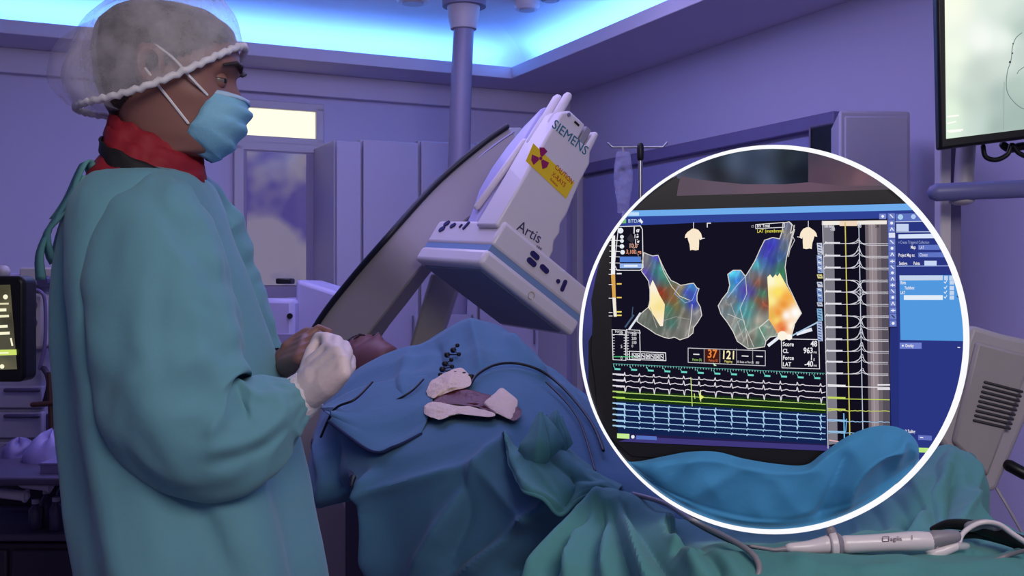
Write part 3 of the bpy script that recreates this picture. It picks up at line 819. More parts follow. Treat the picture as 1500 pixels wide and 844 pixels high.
sleeve([P(236, 288, 1.70), P(228, 322, 1.62), P(226, 384, 1.575), P(234, 450, 1.56), P(248, 540, 1.545), P(275, 612, 1.53), P(318, 640, 1.535), P(366, 628, 1.555), P(404, 604, 1.58), P(434, 588, 1.6)],
       [.034, .078, .098, .106, .110, .104, .088, .074, .058, .036], 'sleeve', 11, crz=creases([([(214, 300), (250, 350), (300, 420), (345, 490)], .010, 8), ([(222, 296), (262, 345), (318, 420)], -.010, 7), ([(340, 560), (350, 596), (364, 612)], -.022, 10), ([(376, 560), (370, 596), (366, 615)], .012, 9), ([(425, 608), (370, 645), (300, 662)], .012, 7), ([(428, 622), (376, 660), (300, 684)], -.012, 6), ([(330, 560), (335, 600), (300, 640)], .012, 9), ([(240, 400), (230, 480), (240, 560)], -.008, 12), ([(290, 430), (300, 510), (330, 560)], .008, 12)]))
sleeve([P(262, 290, 1.82), P(275, 320, 1.88), P(300, 400, 1.92), P(325, 480, 1.93), P(345, 560, 1.94), P(366, 574, 1.92), P(388, 556, 1.88), P(404, 541, 1.85)],
       [.05, .085, .095, .095, .088, .075, .06, .042], 'sleeve', 15)
CUFF = mat('knit_cuff', (216, 206, 214), .8, var=.04, bump=.3, bscale=160)
MB().tube([P(424, 594, 1.595), P(440, 581, 1.6), P(454, 570, 1.6)], [.036, .034, .031], 20, False).build('cuff', CUFF, sg, smooth=True)
tie = MB()
def ribbon(mb, pts, wd, n=18, twist=.4):
    path = curve(pts, n); rr = []
    for i, p in enumerate(path):
        a = math.sin(i/n*3.3)*twist+.2
        d = V((math.cos(a)*.8, -math.sin(a), .3*math.sin(a)))*wd
        rr.append([p-d, p+d])
    mb.loft(rr, close=False)
for pts, wd in (([P(140, 262, 1.64), P(128, 238, 1.63), P(118, 248, 1.62), P(100, 290, 1.62), P(82, 320, 1.63)], .014), ([P(120, 258, 1.62), P(95, 300, 1.61), P(72, 335, 1.62), P(58, 372, 1.63), P(60, 410, 1.64)], .011), ([P(112, 275, 1.63), P(86, 318, 1.61), P(68, 345, 1.62), P(78, 385, 1.64), P(86, 352, 1.66), P(104, 300, 1.66)], .012)):
    tb = MB(); ribbon(tb, pts, wd); tb.build('gown_tie', GOWN2, sg, smooth=True, solid=.003)
sh = mat('shoe_dark', (40, 40, 48), .5)
for s in (1, -1):
    y = YS+s*.095
    MB().loft([[V((hc.x+.06+x, y+w_*math.cos(a), max(0.0, hh*.5+hh*.5*math.sin(a)))) for a in [2*PI*i/16 for i in range(16)]] for x, w_, hh in ((-.08, .02, .05), (-.07, .035, .09), (0, .042, .11), (.08, .048, .08), (.15, .045, .06), (.19, .025, .045))]).build('shoe', sh, sg, smooth=True)

# ================================================================== surgical drapes
BLUE = mat('drape_blue', (74, 116, 146), .8, var=.05, vscale=4, bump=.08, bscale=40, sheen=.1, spec=.2)
GREEN = mat('drape_green', (84, 142, 144), .8, var=.06, vscale=4, bump=.10, bscale=36, sheen=.1, spec=.2)
def Q(l): return [P(*p) for p in l]
rows = [
 [(500,700,3.5),(520,650,3.5),(580,580,3.45),(640,560,3.4),(700,540,3.35),(760,560,3.25),(830,610,3.1),(905,650,2.9),(1000,700,2.6)],
 [(470,628,3.08),(493,570,3.08),(556,526,3.04),(622,503,3.0),(684,469,2.95),(742,487,2.86),(800,536,2.76),(872,592,2.56),(965,660,2.3)],
 [(458,655,2.8),(486,602,2.75),(556,560,2.68),(626,541,2.62),(690,525,2.58),(750,540,2.52),(806,585,2.42),(882,640,2.24),(975,690,2.06)],
 [(452,690,2.62),(500,640,2.48),(566,608,2.42),(636,590,2.38),(700,585,2.33),(760,598,2.27),(822,640,2.17),(895,690,2.02),(985,728,1.94)],
 [(448,735,2.52),(515,690,2.32),(572,662,2.23),(640,642,2.18),(712,640,2.13),(772,660,2.07),(834,692,2.0),(900,726,1.92),(1000,750,1.86)],
 [(500,745,2.42),(556,738,2.24),(588,722,2.15),(650,712,2.08),(720,712,2.03),(782,722,1.98),(845,738,1.92),(915,756,1.86),(1005,775,1.82)],
 [(553,785,2.33),(562,790,2.22),(598,812,2.12),(660,806,2.04),(730,806,1.99),(795,808,1.94),(855,815,1.89),(925,828,1.84),(1010,842,1.80)],
 [(558,960,2.32),(566,960,2.20),(612,960,2.09),(672,960,2.01),(742,960,1.96),(805,960,1.91),(865,960,1.86),(932,960,1.82),(1015,960,1.78)],
]
G = patch([Q(r) for r in rows], 230, 190)
cr_blue = creases([([(748, 640), (700, 705), (650, 780), (600, 860)], .022, 16), ([(556, 690), (566, 745), (563, 860)], .03, 9), ([(512, 690), (560, 716), (620, 706), (705, 690)], .014, 12), ([(515, 700), (508, 750), (520, 850)], -.03, 11),
  ([(468, 640), (477, 700), (470, 740)], .014, 6), ([(496, 640), (488, 690), (492, 730)], -.014, 6), ([(705, 690), (760, 745), (800, 770)], .014, 14), ([(852, 728), (765, 778), (670, 850)], .028, 10), ([(835, 765), (740, 850)], -.03, 11), ([(800, 770), (720, 800), (640, 850)], -.014, 10),
  ([(690, 700), (685, 760), (650, 830)], -.012, 12), ([(742, 490), (768, 530), (800, 556)], .018, 8), ([(690, 470), (700, 510), (705, 545)], .012, 10), ([(600, 515), (590, 560), (600, 600)], .010, 10), ([(640, 505), (650, 545)], -.010, 8), ([(545, 770), (540, 850)], .015, 8), ([(790, 640), (800, 690)], -.02, 10), ([(820, 560), (850, 610), (880, 680)], .012, 10)])
def fold_blue(p, u, v):
    k = max(0, (v-.36)/.64)
    d = .016*(ridge((p.x*1.2, p.y*1.2, p.z*.5), 2.4, 3)-.45)*(.35+.9*k)
    d += .006*(ridge((p.x, p.y, p.z), 6.0, 5)-.5)
    return d+1.7*cr_blue(p)
G = relax(displace(G, fold_blue), 2); GB = G
dr = MB().grid(G).build('surgical_drape', BLUE, None, smooth=True, solid=.003)
tag(dr, 'large blue surgical drape over the patient, hanging down the near table side', 'surgical drape')
# blue apron of drape on the chest with a dark hem
rows = [[(470,600,2.70),(530,572,2.62),(590,556,2.58),(640,552,2.54)],
        [(482,604,2.44),(530,606,2.40),(590,600,2.37),(634,596,2.34)],
        [(488,612,2.40),(540,640,2.30),(590,640,2.27),(626,622,2.27)],
        [(484,618,2.40),(545,664,2.24),(580,658,2.21),(618,640,2.23)]]
G = displace(patch([Q(r) for r in rows], 60, 50), lambda p, u, v: .004+.006*(ridge(p, 5, 9)-.4))
cl = MB().grid(G).build('drape_sheet', BLUE, None, smooth=True, solid=.003)
tag(cl, 'small blue sheet with dark hem lying between gloved hand and gauze', 'surgical drape')
hem = [G[-1][j]+V((0, -.003, 0)) for j in range(60)]
MB().tube(hem, .0035, 6).build('hem', mat('hem_dark', (26, 40, 78), .8), cl, smooth=True)

# green drape over the legs in the foreground
rows = [
 [(690,900,1.74),(770,850,1.78),(840,775,1.86),(888,735,1.92),(940,745,1.92),(1010,772,1.95),(1085,772,2.0),(1165,765,2.05),(1245,740,2.1),(1320,700,2.16),(1392,668,2.16),(1436,720,2.1),(1462,800,2.0),(1530,850,1.9)],
 [(690,900,1.66),(768,845,1.70),(838,765,1.78),(888,724,1.83),(940,738,1.83),(1010,766,1.84),(1085,772,1.86),(1165,768,1.9),(1245,738,1.96),(1320,690,2.02),(1392,654,2.02),(1432,690,1.97),(1450,770,1.86),(1530,800,1.75)],
 [(686,930,1.60),(762,880,1.63),(828,820,1.68),(884,768,1.72),(940,768,1.70),(1010,784,1.68),(1085,788,1.68),(1165,790,1.69),(1245,776,1.72),(1320,740,1.78),(1385,705,1.82),(1425,735,1.80),(1460,778,1.72),(1540,790,1.65)],
 [(676,980,1.54),(750,930,1.56),(815,880,1.58),(880,830,1.60),(940,812,1.58),(1010,802,1.56),(1085,800,1.55),(1165,802,1.54),(1245,802,1.54),(1320,795,1.56),(1385,785,1.58),(1430,788,1.58),(1470,795,1.55),(1550,800,1.5)],
 [(660,1050,1.48),(740,1010,1.49),(805,970,1.50),(875,920,1.50),(940,870,1.48),(1010,842,1.46),(1085,832,1.44),(1165,828,1.43),(1245,828,1.43),(1320,828,1.43),(1390,828,1.43),(1440,832,1.42),(1490,838,1.40),(1570,845,1.38)],
 [(650,1180,1.46),(735,1150,1.46),(800,1120,1.46),(872,1080,1.45),(940,1020,1.42),(1010,960,1.38),(1085,920,1.34),(1165,905,1.32),(1245,900,1.32),(1320,900,1.32),(1395,900,1.32),(1450,900,1.31),(1510,900,1.29),(1590,900,1.28)],
]
G = patch([Q(r) for r in rows], 260, 150)
PK = P(890, 722, 1.8)
cr_green = creases([([(884, 728), (862, 780), (832, 860)], .034, 9), ([(890, 730), (893, 790), (888, 860)], .022, 10), ([(898, 730), (925, 790), (955, 860)], .034, 11), ([(915, 735), (975, 785), (1040, 850)], .026, 11), ([(872, 740), (820, 800), (770, 860)], .026, 9),
  ([(878, 745), (848, 795), (800, 860)], -.024, 8), ([(888, 748), (876, 800), (862, 860)], -.022, 7), ([(895, 748), (910, 800), (922, 860)], -.024, 8), ([(908, 745), (950, 800), (995, 860)], -.022, 9), ([(960, 760), (1020, 800), (1090, 850)], .018, 10),
  ([(1396, 655), (1378, 715), (1310, 772)], .022, 9), ([(1402, 660), (1424, 715), (1405, 772)], .022, 8), ([(1330, 696), (1362, 740), (1370, 775)], -.02, 8), ([(1260, 732), (1286, 760), (1290, 785)], .016, 8), ([(1240, 745), (1262, 778)], -.014, 7), ([(1392, 680), (1396, 730), (1380, 770)], -.018, 8), ([(1290, 720), (1320, 745), (1330, 775)], .016, 8),
  ([(1000, 800), (1040, 820), (1060, 850)], -.016, 9), ([(1150, 820), (1230, 838), (1330, 836)], .012, 10), ([(1180, 835), (1260, 848)], -.012, 8), ([(1010, 830), (1030, 850)], .012, 9)])
def fold_green(p, u, v):
    k = min(1, v*3)
    dx, dz = p.x-PK.x, p.z-PK.z-.5*(p.y-PK.y)*0; dyy = p.y-PK.y
    ang = math.atan2(-dyy*.6-dz, dx); rr = math.hypot(dx, math.hypot(dyy*.6, dz))
    fan = math.exp(-(rr/.32)**2)*min(1, rr/.06)
    d = cr_green(p)
    right = min(1, max(0, (p.x-.25)/.3))
    d += right*.020*(ridge((p.x*1.4-p.z*.8, p.y*.8, p.z*1.4), 4.6, 8)-.5)*(.3+.7*math.exp(-((v-.35)/.3)**2))
    d += .010*(ridge((p.x, p.y*1.3, p.z), 5.2, 12)-.5)*k
    d += .004*(ridge(p, 12, 13)-.5)
    return d
G = relax(displace(G, fold_green), 3); GG = G
leg = MB().grid(G).build('surgical_drape', GREEN, None, smooth=True, solid=.003)
tag(leg, 'green surgical drape with fanning folds in the foreground carrying the white handle', 'surgical drape')
# crumpled flap between gauze and the green drape
rows = [[(732,640,2.16),(752,652,2.13),(775,662,2.11),(802,656,2.10),(828,656,2.08),(852,674,2.04),(880,694,1.99),(910,714,1.94)],
        [(738,632,2.06),(752,655,2.02),(773,668,1.98),(800,663,1.97),(826,664,1.95),(850,682,1.92),(876,700,1.88),(905,716,1.85)],
        [(740,640,2.03),(754,674,1.96),(776,692,1.90),(806,692,1.89),(832,692,1.88),(856,702,1.865),(880,711,1.84),(906,720,1.83)],
        [(742,650,2.02),(757,690,1.93),(776,714,1.86),(804,730,1.84),(828,732,1.84),(854,718,1.85),(879,717,1.835),(905,724,1.825)],
        [(743,658,2.02),(758,696,1.94),(774,720,1.86),(798,738,1.83),(822,753,1.825),(850,730,1.845),(878,722,1.84),(904,727,1.83)]]
cr_flap = creases([([(760, 690), (782, 722), (822, 746)], .012, 6), ([(800, 668), (830, 690), (880, 705)], -.010, 7), ([(775, 676), (795, 700), (820, 735)], .008, 8), ([(840, 690), (842, 715), (826, 745)], -.012, 6)])
G = relax(displace(patch([Q(r) for r in rows], 150, 80), lambda p, u, v: .006*(ridge((p.x*1.3+p.z*.6, p.y, p.z*.7), 7, 21)-.4)+.003*(ridge(p, 15, 22)-.5)+cr_flap(p)), 2)
fl = MB().grid(G).build('drape_flap', GREEN, None, smooth=True, solid=.003)
MB().tube([p+V((0, -.004, 0)) for p in G[-1][3:-25]], .0036, 8).build('hem', GREEN, fl, smooth=True)
for rr in ([[(760,654,2.02),(782,670,1.975),(806,668,1.965),(823,645,2.0)], [(764,646,2.01),(784,652,1.965),(806,650,1.96),(820,638,2.0)], [(776,626,2.02),(788,630,1.985),(802,630,1.98),(812,622,2.01)], [(787,604,2.05),(791,601,2.035),(795,600,2.035),(799,604,2.05)]],
           [[(800,664,2.05),(814,660,2.03),(828,655,2.02),(838,644,2.04)], [(800,640,2.06),(813,636,2.04),(826,634,2.03),(833,630,2.05)], [(803,614,2.08),(812,612,2.06),(820,612,2.06),(826,615,2.07)], [(806,604,2.10),(812,600,2.09),(818,601,2.09),(823,606,2.09)]]):
    g2 = relax(displace(patch([Q(r) for r in rr], 40, 40), lambda p, u, v: .004*(ridge(p, 14, 27)-.4)+.014*math.exp(-(abs(u-.42)/.12))*(1-.6*v)-.012*math.exp(-(abs(u-.68)/.1))), 1)
    g2 = [[p+V((0, -.05, 0)) for p in r] for r in g2]
    MB().grid(g2).build('turned_corner', GREEN, fl, smooth=True, solid=.003)
tag(fl, 'crumpled green drape flap gathered right of the gauze pads', 'surgical drape')
SURF = []
for GX in (GB, GG):
    for row in GX:
        for p in row:
            if p.y > .5: SURF.append((CX+p.x/p.y*F, CY-(p.z-CZ)/p.y*F, p.y))
def on(px, py, off=.006, rad=9):
    best = None
    for x, y, d in SURF:
        if abs(x-px) < rad and abs(y-py) < rad and (best is None or d < best): best = d
    if best is None: best = min(SURF, key=lambda q: (q[0]-px)**2+(q[1]-py)**2)[2]
    return P(px, py, best-off)

# ================================================================== gauze, wound field, leads
GAUZE = mat('gauze', (232, 206, 186), .85, var=.05, vscale=20, bump=.4, bscale=120)
def pad(pts, name, label, th=.018, wob=.004, seed=1, m=GAUZE, group=None, ridge_=.0):
    """folded pad from its outline: domed front and thickness"""
    n = 5; N = 40; out = curve([on(x, y, .012) for x, y in pts]+[on(*pts[0], .012)], N+1)[:-1]
    c = sum(out, V())/N; rings = []
    for k, (s, o) in enumerate(((.94, .03), (1.0, .012), (1.0, -.002), (.93, -.008), (.72, -.5*th), (.45, -.72*th), (.18, -.8*th))):
        rings.append([c+(p-c)*s+V((0, o+wob*nz(p, 34, seed+k*.2)+ridge_*math.sin((p-c).x*90), wob*.6*nz(p, 40, seed+3))) for p in out])
    o = MB().loft(rings).build(name, m, None, smooth=True)
    return tag(o, label, 'gauze' if m is GAUZE else 'wound field', group)
WOUND = mat('wound_field', (96, 36, 40), .45, var=.35, vscale=60, bump=.3, bscale=90)
pad([(634, 588), (650, 574), (680, 570), (705, 577), (725, 582), (748, 590), (764, 603), (755, 616), (735, 608), (712, 600), (690, 594), (660, 592)], 'wound_field', 'dark red puncture site between the gauze pads on the blue drape', .006, .004, 3, WOUND)
pad([(624, 574), (634, 556), (655, 546), (676, 541), (690, 556), (686, 567), (668, 573), (646, 578), (632, 584)], 'gauze_pad', 'crumpled gauze pad at the back of the wound site, nearest the patient\'s face', .03, .008, 5)
pad([(621, 596), (628, 590), (645, 590), (664, 594), (690, 597), (712, 601), (726, 609), (712, 611), (690, 606), (664, 608), (648, 614), (632, 612), (622, 606)], 'gauze_roll', 'long rolled gauze strip along the near edge of the dark wound site', .03, .004, 8)
pad([(707, 590), (722, 579), (734, 569), (746, 577), (758, 588), (754, 604), (748, 614), (732, 608), (716, 600)], 'gauze_pad', 'angular folded gauze pad on the right end of the wound site', .04, .004, 12, ridge_=.004)
LEAD = mat('black_lead', (20, 20, 28), .45)
def cable(pts, r, name, label, m=LEAD, cat='cable', off=.006, n=50, lift=0):
    path = curve([on(x, y, off) if len(q) == 2 else P(*q) for q in pts for x, y in [q[:2]]], n)
    o = MB().tube(path, r, 8).build(name, m, None, smooth=True)
    return tag(o, label, cat)
cable([(690, 562), (700, 548), (724, 535), (752, 532), (780, 538), (806, 552), (836, 580), (868, 622), (884, 660)], .0032, 'black_cable', 'thin black cable arching from the gauze to the right over the blue drape')
cable([(620, 556), (600, 575), (570, 590), (540, 590), (515, 600), (500, 625)], .0026, 'black_cable', 'thin black cable running left from the gauze towards the gloved hand')
cable([(470, 640, 2.50), (490, 600, 2.44), (520, 585, 2.42), (545, 560, 2.5)], .003, 'black_cable', 'dark curved cable on the left rim of the blue drape')
cable([(800, 560), (830, 590), (850, 620), (862, 655), (872, 690)], .0022, 'black_cable', 'thin dark wire on the blue drape left of the round inset')
bd = MB()
pts = [(670, 506), (664, 513), (672, 519), (655, 520), (661, 527), (652, 533), (662, 537), (648, 541), (658, 545), (668, 548), (680, 548), (690, 552), (645, 549)]
for i, (x, y) in enumerate(pts): bd.sphere(on(x, y, .004), .0055+.002*(i % 2), 8, 6)
bd.tube(curve([on(x, y, .004) for x, y in pts[:10]], 30), .0014, 6)
tag(bd.build('lead_connectors', LEAD, None), 'string of small black lead connectors on the blue drape above the gauze', 'cable')
# dark stub in place of the drape knot's highlight and dark fold
tag(MB().tube([on(513, 692, .012), on(517, 700, .012), on(514, 712, .012)], [.004, .007, .004], 8).build('knot_stub', mat('knot_dark', (40, 44, 66), .4, .5)), 'small dark stub at the knot on the hanging left corner of the blue drape', 'clip')

# handpiece in the foreground
HW = mat('handpiece_white', (226, 212, 218), .35, var=.02, coat=.3)
HG = mat('handpiece_grey', (140, 132, 142), .4)
YH = 1.475
hp = thing('steerable_catheter', 'white catheter handle with a clear ring lying on the green drape in the foreground', 'medical handle', P(1270, 812, YH))
def HP(x, y, o=0): return P(x, y, YH-o)
MB().tube(curve([HP(1157, 803), HP(1185, 802), HP(1212, 798)], 8), scal([.0068, .0092, .0125], 8), 18).build('nose_cone', HW, hp, smooth=True)
MB().tube([HP(1100, 800), HP(1135, 806), HP(1160, 803)], [.0022, .003, .005], 12).build('strain_relief', HG, hp, smooth=True)
MB().tube(curve([HP(1238, 798), HP(1260, 797), HP(1300, 795), HP(1340, 793), HP(1362, 793)], 14), scal([.0125, .0118, .0125, .0135, .0125], 14), 20).build('barrel', HW, hp, smooth=True)
dxh = (HP(1300, 795)-HP(1212, 799)).normalized()
MB().cyl(HP(1214, 799), dxh, .017, .010, 28, .0185).build('ring_flange', HW, hp, bevel=.002)
MB().cyl(HP(1225, 798.5), dxh, .0185, .008, 28, .0125).build('deflection_ring', HG, hp, bevel=.002)
MB().tube([HP(1216, 776), HP(1220, 784), HP(1229, 812), HP(1231, 818)], .0042, 10, flat=1.6).build('ring_lever', HG, hp, smooth=True)
MB().tube([HP(1362, 793), HP(1370, 789), HP(1398, 786)], [.012, .0115, .009], 16).build('rear_collar', HG, hp, smooth=True)
MB().tube([HP(1364, 812), HP(1380, 808), HP(1400, 800)], [.0075, .008, .0065], 14).build('side_port', HW, hp, smooth=True)
MB().tube([HP(1355, 800), HP(1368, 811)], [.007, .007], 14).build('port_elbow', HW, hp, smooth=True)
MB().tube([HP(1402, 800), HP(1416, 800)], [.006, .0045], 12).build('luer_fitting', veil('clear_plastic', (210, 206, 214), .45), hp, smooth=True)
wr = MB(); o = HP(1304, 792.5, .0127); wr.add(*text('agilis', .0085, o, V((1, 0, .03)), V((-.03, 0, 1)), ext=.0002))
wr.add(*text('I', .0085, HP(1335, 790.5, .0134), V((1, 0, .03)), V((-.03, 0, 1)), ext=.0002))
for a, b in (((1293, 786.5), (1302, 786)), ((1302, 786), (1302, 793)), ((1302, 793), (1293, 793.5)), ((1293, 793.5), (1293, 786.5))): wr.tube([HP(*a, .0122), HP(*b, .0122)], .0005, 6, False)
wr.build('handle_writing', mat('print_mauve', (120, 84, 110), .5), hp, smooth=False)
cable([(928, 724, 1.80), (975, 738, 1.72), (1015, 763, 1.62), (1060, 785, 1.52), (1098, 808, 1.455), (1112, 830, 1.43), (1106, 850, 1.42), (1085, 870, 1.41)], .0042, 'grey_tube', 'grey flexible tube curving over the green drape below the round inset', HG, 'tube', 0)
cable([(1012, 764, 1.60), (1040, 780, 1.56), (1075, 796, 1.50), (1110, 803, 1.485), (1138, 806, 1.475)], .0022, 'catheter_shaft', 'thin dark catheter shaft leading to the tip of the white handle', mat('shaft_dark', (52, 56, 70), .4), 'tube', 0)
cable([(1404, 798, 1.475), (1412, 780, 1.49), (1436, 766, 1.5), (1462, 768, 1.49), (1486, 784, 1.46), (1510, 800, 1.43)], .0036, 'white_tube', 'white tube arching up from the rear of the catheter handle to the right edge', HW, 'tube', 0)
cable([(1418, 846, 1.40), (1440, 832, 1.42), (1470, 816, 1.44), (1505, 806, 1.42)], .003, 'white_tube', 'white tube at the bottom right corner below the catheter handle', HG, 'tube', 0)
tool = thing('black_cable_bundle', 'thick black cable bundle lying behind the white catheter handle at the right edge', 'cable', P(1440, 785, 1.52))
BLK = mat('black_rubber', (16, 16, 18), .5)
MB().tube(curve([P(1366, 775, 1.56), P(1390, 768, 1.55), P(1425, 771, 1.53), P(1465, 783, 1.5), P(1510, 800, 1.46)], 24), scal([.004, .007, .009, .010, .010], 24), 12).build('cable', BLK, tool, smooth=True)
MB().tube(curve([P(1400, 785, 1.54), P(1430, 783, 1.53), P(1470, 792, 1.5), P(1510, 806, 1.47)], 20), .006, 10).build('cable', BLK, tool, smooth=True)
MB().tube(curve([P(1420, 772, 1.52), P(1440, 768, 1.515), P(1460, 772, 1.50)], 10), .0075, 12).build('connector', HG, tool, smooth=True)

# ================================================================== made-up round disc carrying an inset view of the mapping monitor
YD = 1.62; RC = (1132, 497); RR = 281.5
CIRC = [(RC[0]+(RR-2.5)*math.cos(2*PI*i/120), RC[1]+(RR-2.5)*math.sin(2*PI*i/120)) for i in range(120)]
def clip(poly):
    out = list(poly)
    for i in range(120):
        a, b = CIRC[i], CIRC[(i+1) % 120]
        def ins(p): return (b[0]-a[0])*(p[1]-a[1])-(b[1]-a[1])*(p[0]-a[0]) >= 0
        src, out = out, []
        if not src: break
        for j in range(len(src)):
            p, q = src[j-1], src[j]; ip, iq = ins(p), ins(q)
            if ip != iq:
                d1 = (b[0]-a[0])*(p[1]-a[1])-(b[1]-a[1])*(p[0]-a[0]); d2 = (b[0]-a[0])*(q[1]-a[1])-(b[1]-a[1])*(q[0]-a[0])
                t = d1/(d1-d2); out.append((p[0]+(q[0]-p[0])*t, p[1]+(q[1]-p[1])*t))
            if iq: out.append(q)
    return out
LY = .0008
class SB(MB):
    """a layer of an inset or screen picture, px coordinates on the picture plane"""
    def __init__(s, layer, Y=YD, clipped=True): super().__init__(); s.Y = Y-layer*LY; s.cl = clipped; s.lock = False; s.cw = .82
    def poly(s, pts, c):
        if not s.lock: s.Y -= 6e-6
        pts = clip(pts) if s.cl else pts
        if len(pts) > 2: s.add([P(x, y, s.Y) for x, y in pts], [list(range(len(pts)))], c)
        return s
    def rect(s, x0, y0, x1, y1, c, sl=0.0):
        return s.poly([(x0, y0), (x1, y0+sl*(x1-x0)), (x1, y1+sl*(x1-x0)), (x0, y1)], c)
    def line(s, pts, w, c):
        s.Y -= 6e-6; s.lock = True
        for (a, b) in zip(pts[:-1], pts[1:]):
            dx, dy = b[0]-a[0], b[1]-a[1]; l = math.hypot(dx, dy) or 1; nx, ny = -dy/l*w/2, dx/l*w/2; ex_, ey_ = dx/l*w*.3, dy/l*w*.3
            s.poly([(a[0]-ex_+nx, a[1]-ey_+ny), (b[0]+ex_+nx, b[1]+ey_+ny), (b[0]+ex_-nx, b[1]+ey_-ny), (a[0]-ex_-nx, a[1]-ey_-ny)], c)
        s.lock = False
        return s
    def ring(s, pts, w, c): return s.line(list(pts)+[pts[0]], w, c)
    def disc(s, x, y, r, c, n=12): return s.poly([(x+r*math.cos(2*PI*i/n), y+r*math.sin(2*PI*i/n)) for i in range(n)], c)
    def txt(s, body, px, x, y, c, ang=0.0, bold=False, align='LEFT'):
        if s.cl and math.hypot(x-RC[0], y-RC[1]) > RR-6: return s
        vs, fs = text(body, px*1.38, (0, 0, 0), (1, 0, 0), (0, 1, 0), align, bold=bold)
        ca, sa = math.cos(ang), math.sin(ang); q = []; s.Y -= 6e-6
        for v in vs: v.x *= s.cw
        for v in vs: q.append((x+v.x*ca+v.y*sa, y+v.x*sa-v.y*ca))
        if s.cl and any(math.hypot(a-RC[0], b-RC[1]) > RR-2 for a, b in q): return s
        return s.add([P(a, b, s.Y) for a, b in q], fs, c)
    def done(s, name, parent):
        return s.build(name, SCREEN, parent, smooth=False)
SCREEN = emat('screen_glow', None, 1.0)
def rbf(cps, x, y, p=2.6, e=4):
    sw = 0; r = [0, 0, 0]
    for cx, cy, c in cps:
        w_ = 1/((cx-x)**2+(cy-y)**2+e)**(p/2); sw += w_
        for k in range(3): r[k] += c[k]*w_
    return tuple(v/sw for v in r)
def shaded(pts, cps, Y, step, fn=None, clipped=False, e=4):
    pts = clip(pts) if clipped else pts
    x0, x1 = min(p[0] for p in pts), max(p[0] for p in pts); y0, y1 = min(p[1] for p in pts), max(p[1] for p in pts)
    allp = [V(p) for p in pts]; n = len(pts)
    def inside(x, y):
        r = False
        for i in range(n):
            a, b = pts[i-1], pts[i]
            if (a[1] > y) != (b[1] > y) and x < (b[0]-a[0])*(y-a[1])/(b[1]-a[1])+a[0]: r = not r
        return r
    y = y0+step/2; k = 0
    while y < y1:
        x = x0+step*(.5 if k % 2 else .25)
        while x < x1:
            if inside(x, y): allp.append(V((x, y)))
            x += step
        y += step*.87; k += 1
    r = delaunay_2d_cdt(allp, [(i, (i+1) % n) for i in range(n)], [], 1, 1e-4)
    m = MB(); m.v = [P(v.x, v.y, Y) for v in r[0]]
    m.f = [list(f) for f in r[2] if inside(sum(r[0][i].x for i in f)/3, sum(r[0][i].y for i in f)/3)]
    m.c = [None]*len(m.f)
    def colr(v):
        c = rbf(cps, v.x, v.y, 2.6 if e < 50 else 4, e)
        if fn: c = fn(v.x, v.y, c)
        return tuple(max(0, min(255, q)) for q in c)
    m.cv = [colr(v) for v in r[0]]
    return m
RB = P(RC[0], 779, YD)
inset_disc = thing('round_inset', 'made-up round disc carrying an inset picture of heart maps and traces', 'monitor', RB)  # no real device: a disc added to hold the inset picture
cen = P(*RC, YD); R3 = RR/F*YD
XZ = (V((1, 0, 0)), V((0, 0, 1)))
def circ(r, y, n=160): return [V((cen.x+r*math.cos(2*PI*i/n), y, cen.z+r*math.sin(2*PI*i/n))) for i in range(n)]
bz = MB(); bz.loft([circ(R3-.004, YD+.0012), circ(R3-.002, YD+.006), circ(R3-.006, YD+.030), circ(R3*.9, YD+.040), circ(R3*.45, YD+.055), circ(.01, YD+.056)])
bz.build('housing', BLACK, inset_disc, smooth=True)  # no device housing: back of the made-up inset disc
rim = MB(); rings = []
for i in range(160):
    a = 2*PI*i/160; d = V((math.cos(a), 0, math.sin(a)))
    rings.append([cen+d*(R3+q[0])+V((0, q[1], 0)) for q in ((-.0018, -.012), (.0018, -.012), (.0022, .004), (-.0022, .004))])
rings.append(rings[0]); rim.loft(rings, cap=False)
rim.build('rim', emat('inset_border_glow', (252, 252, 255), 1.0), inset_disc, smooth=False)  # no lamp: glow added so the inset's border stays white
W_ = (238, 236, 242); NAVY = (20, 18, 34)
# glowing picture behind screen: dark gown, pale strip, skin tone blur, dark wall side
bk = SB(1); bk.poly([(980, 262), (1000, 225), (1130, 210), (1190, 212), (1186, 275), (1000, 268)], (54, 62, 78))
def wavy(x, y, c):
    k = 1+.28*math.sin(x*.052+1.2*math.sin(y*.06))+.1*math.sin(x*.13)
    return tuple(q*k for q in c)
bp_ = shaded(clip([(985, 200), (1186, 200), (1184, 278), (992, 266)]), [(1000, 240, (62, 68, 86)), (1060, 230, (58, 70, 88)), (1110, 240, (48, 56, 74)), (1150, 235, (64, 76, 92)), (1180, 250, (30, 36, 50)), (1170, 270, (34, 40, 56)), (1050, 265, (64, 66, 82))], YD-1*LY, 6, wavy)
bp_.build('pictured_gown', SCREEN, inset_disc, smooth=False)
shaded(clip([(1184, 205), (1300, 205), (1400, 290), (1184, 276)]), [(1190, 225, (70, 62, 80)), (1200, 260, (84, 66, 84)), (1240, 250, (92, 72, 86)), (1262, 262, (116, 86, 98)), (1280, 270, (106, 84, 98)), (1290, 275, (92, 84, 100)), (1225, 235, (82, 68, 84))], YD-1.2*LY, 6).build('blurred_skin_tone', SCREEN, inset_disc, smooth=False)
shaded(clip([(996, 258), (1030, 264), (1090, 270), (1150, 270), (1185, 267), (1230, 272), (1290, 272), (1330, 284), (990, 292)]), [(1000, 270, (92, 78, 92)), (1060, 275, (96, 82, 98)), (1110, 276, (104, 84, 100)), (1190, 274, (102, 80, 98)), (1240, 276, (96, 76, 90)), (1300, 280, (84, 76, 86))], YD-1.5*LY, 6).build('pictured_table_edge', SCREEN, inset_disc, smooth=False)
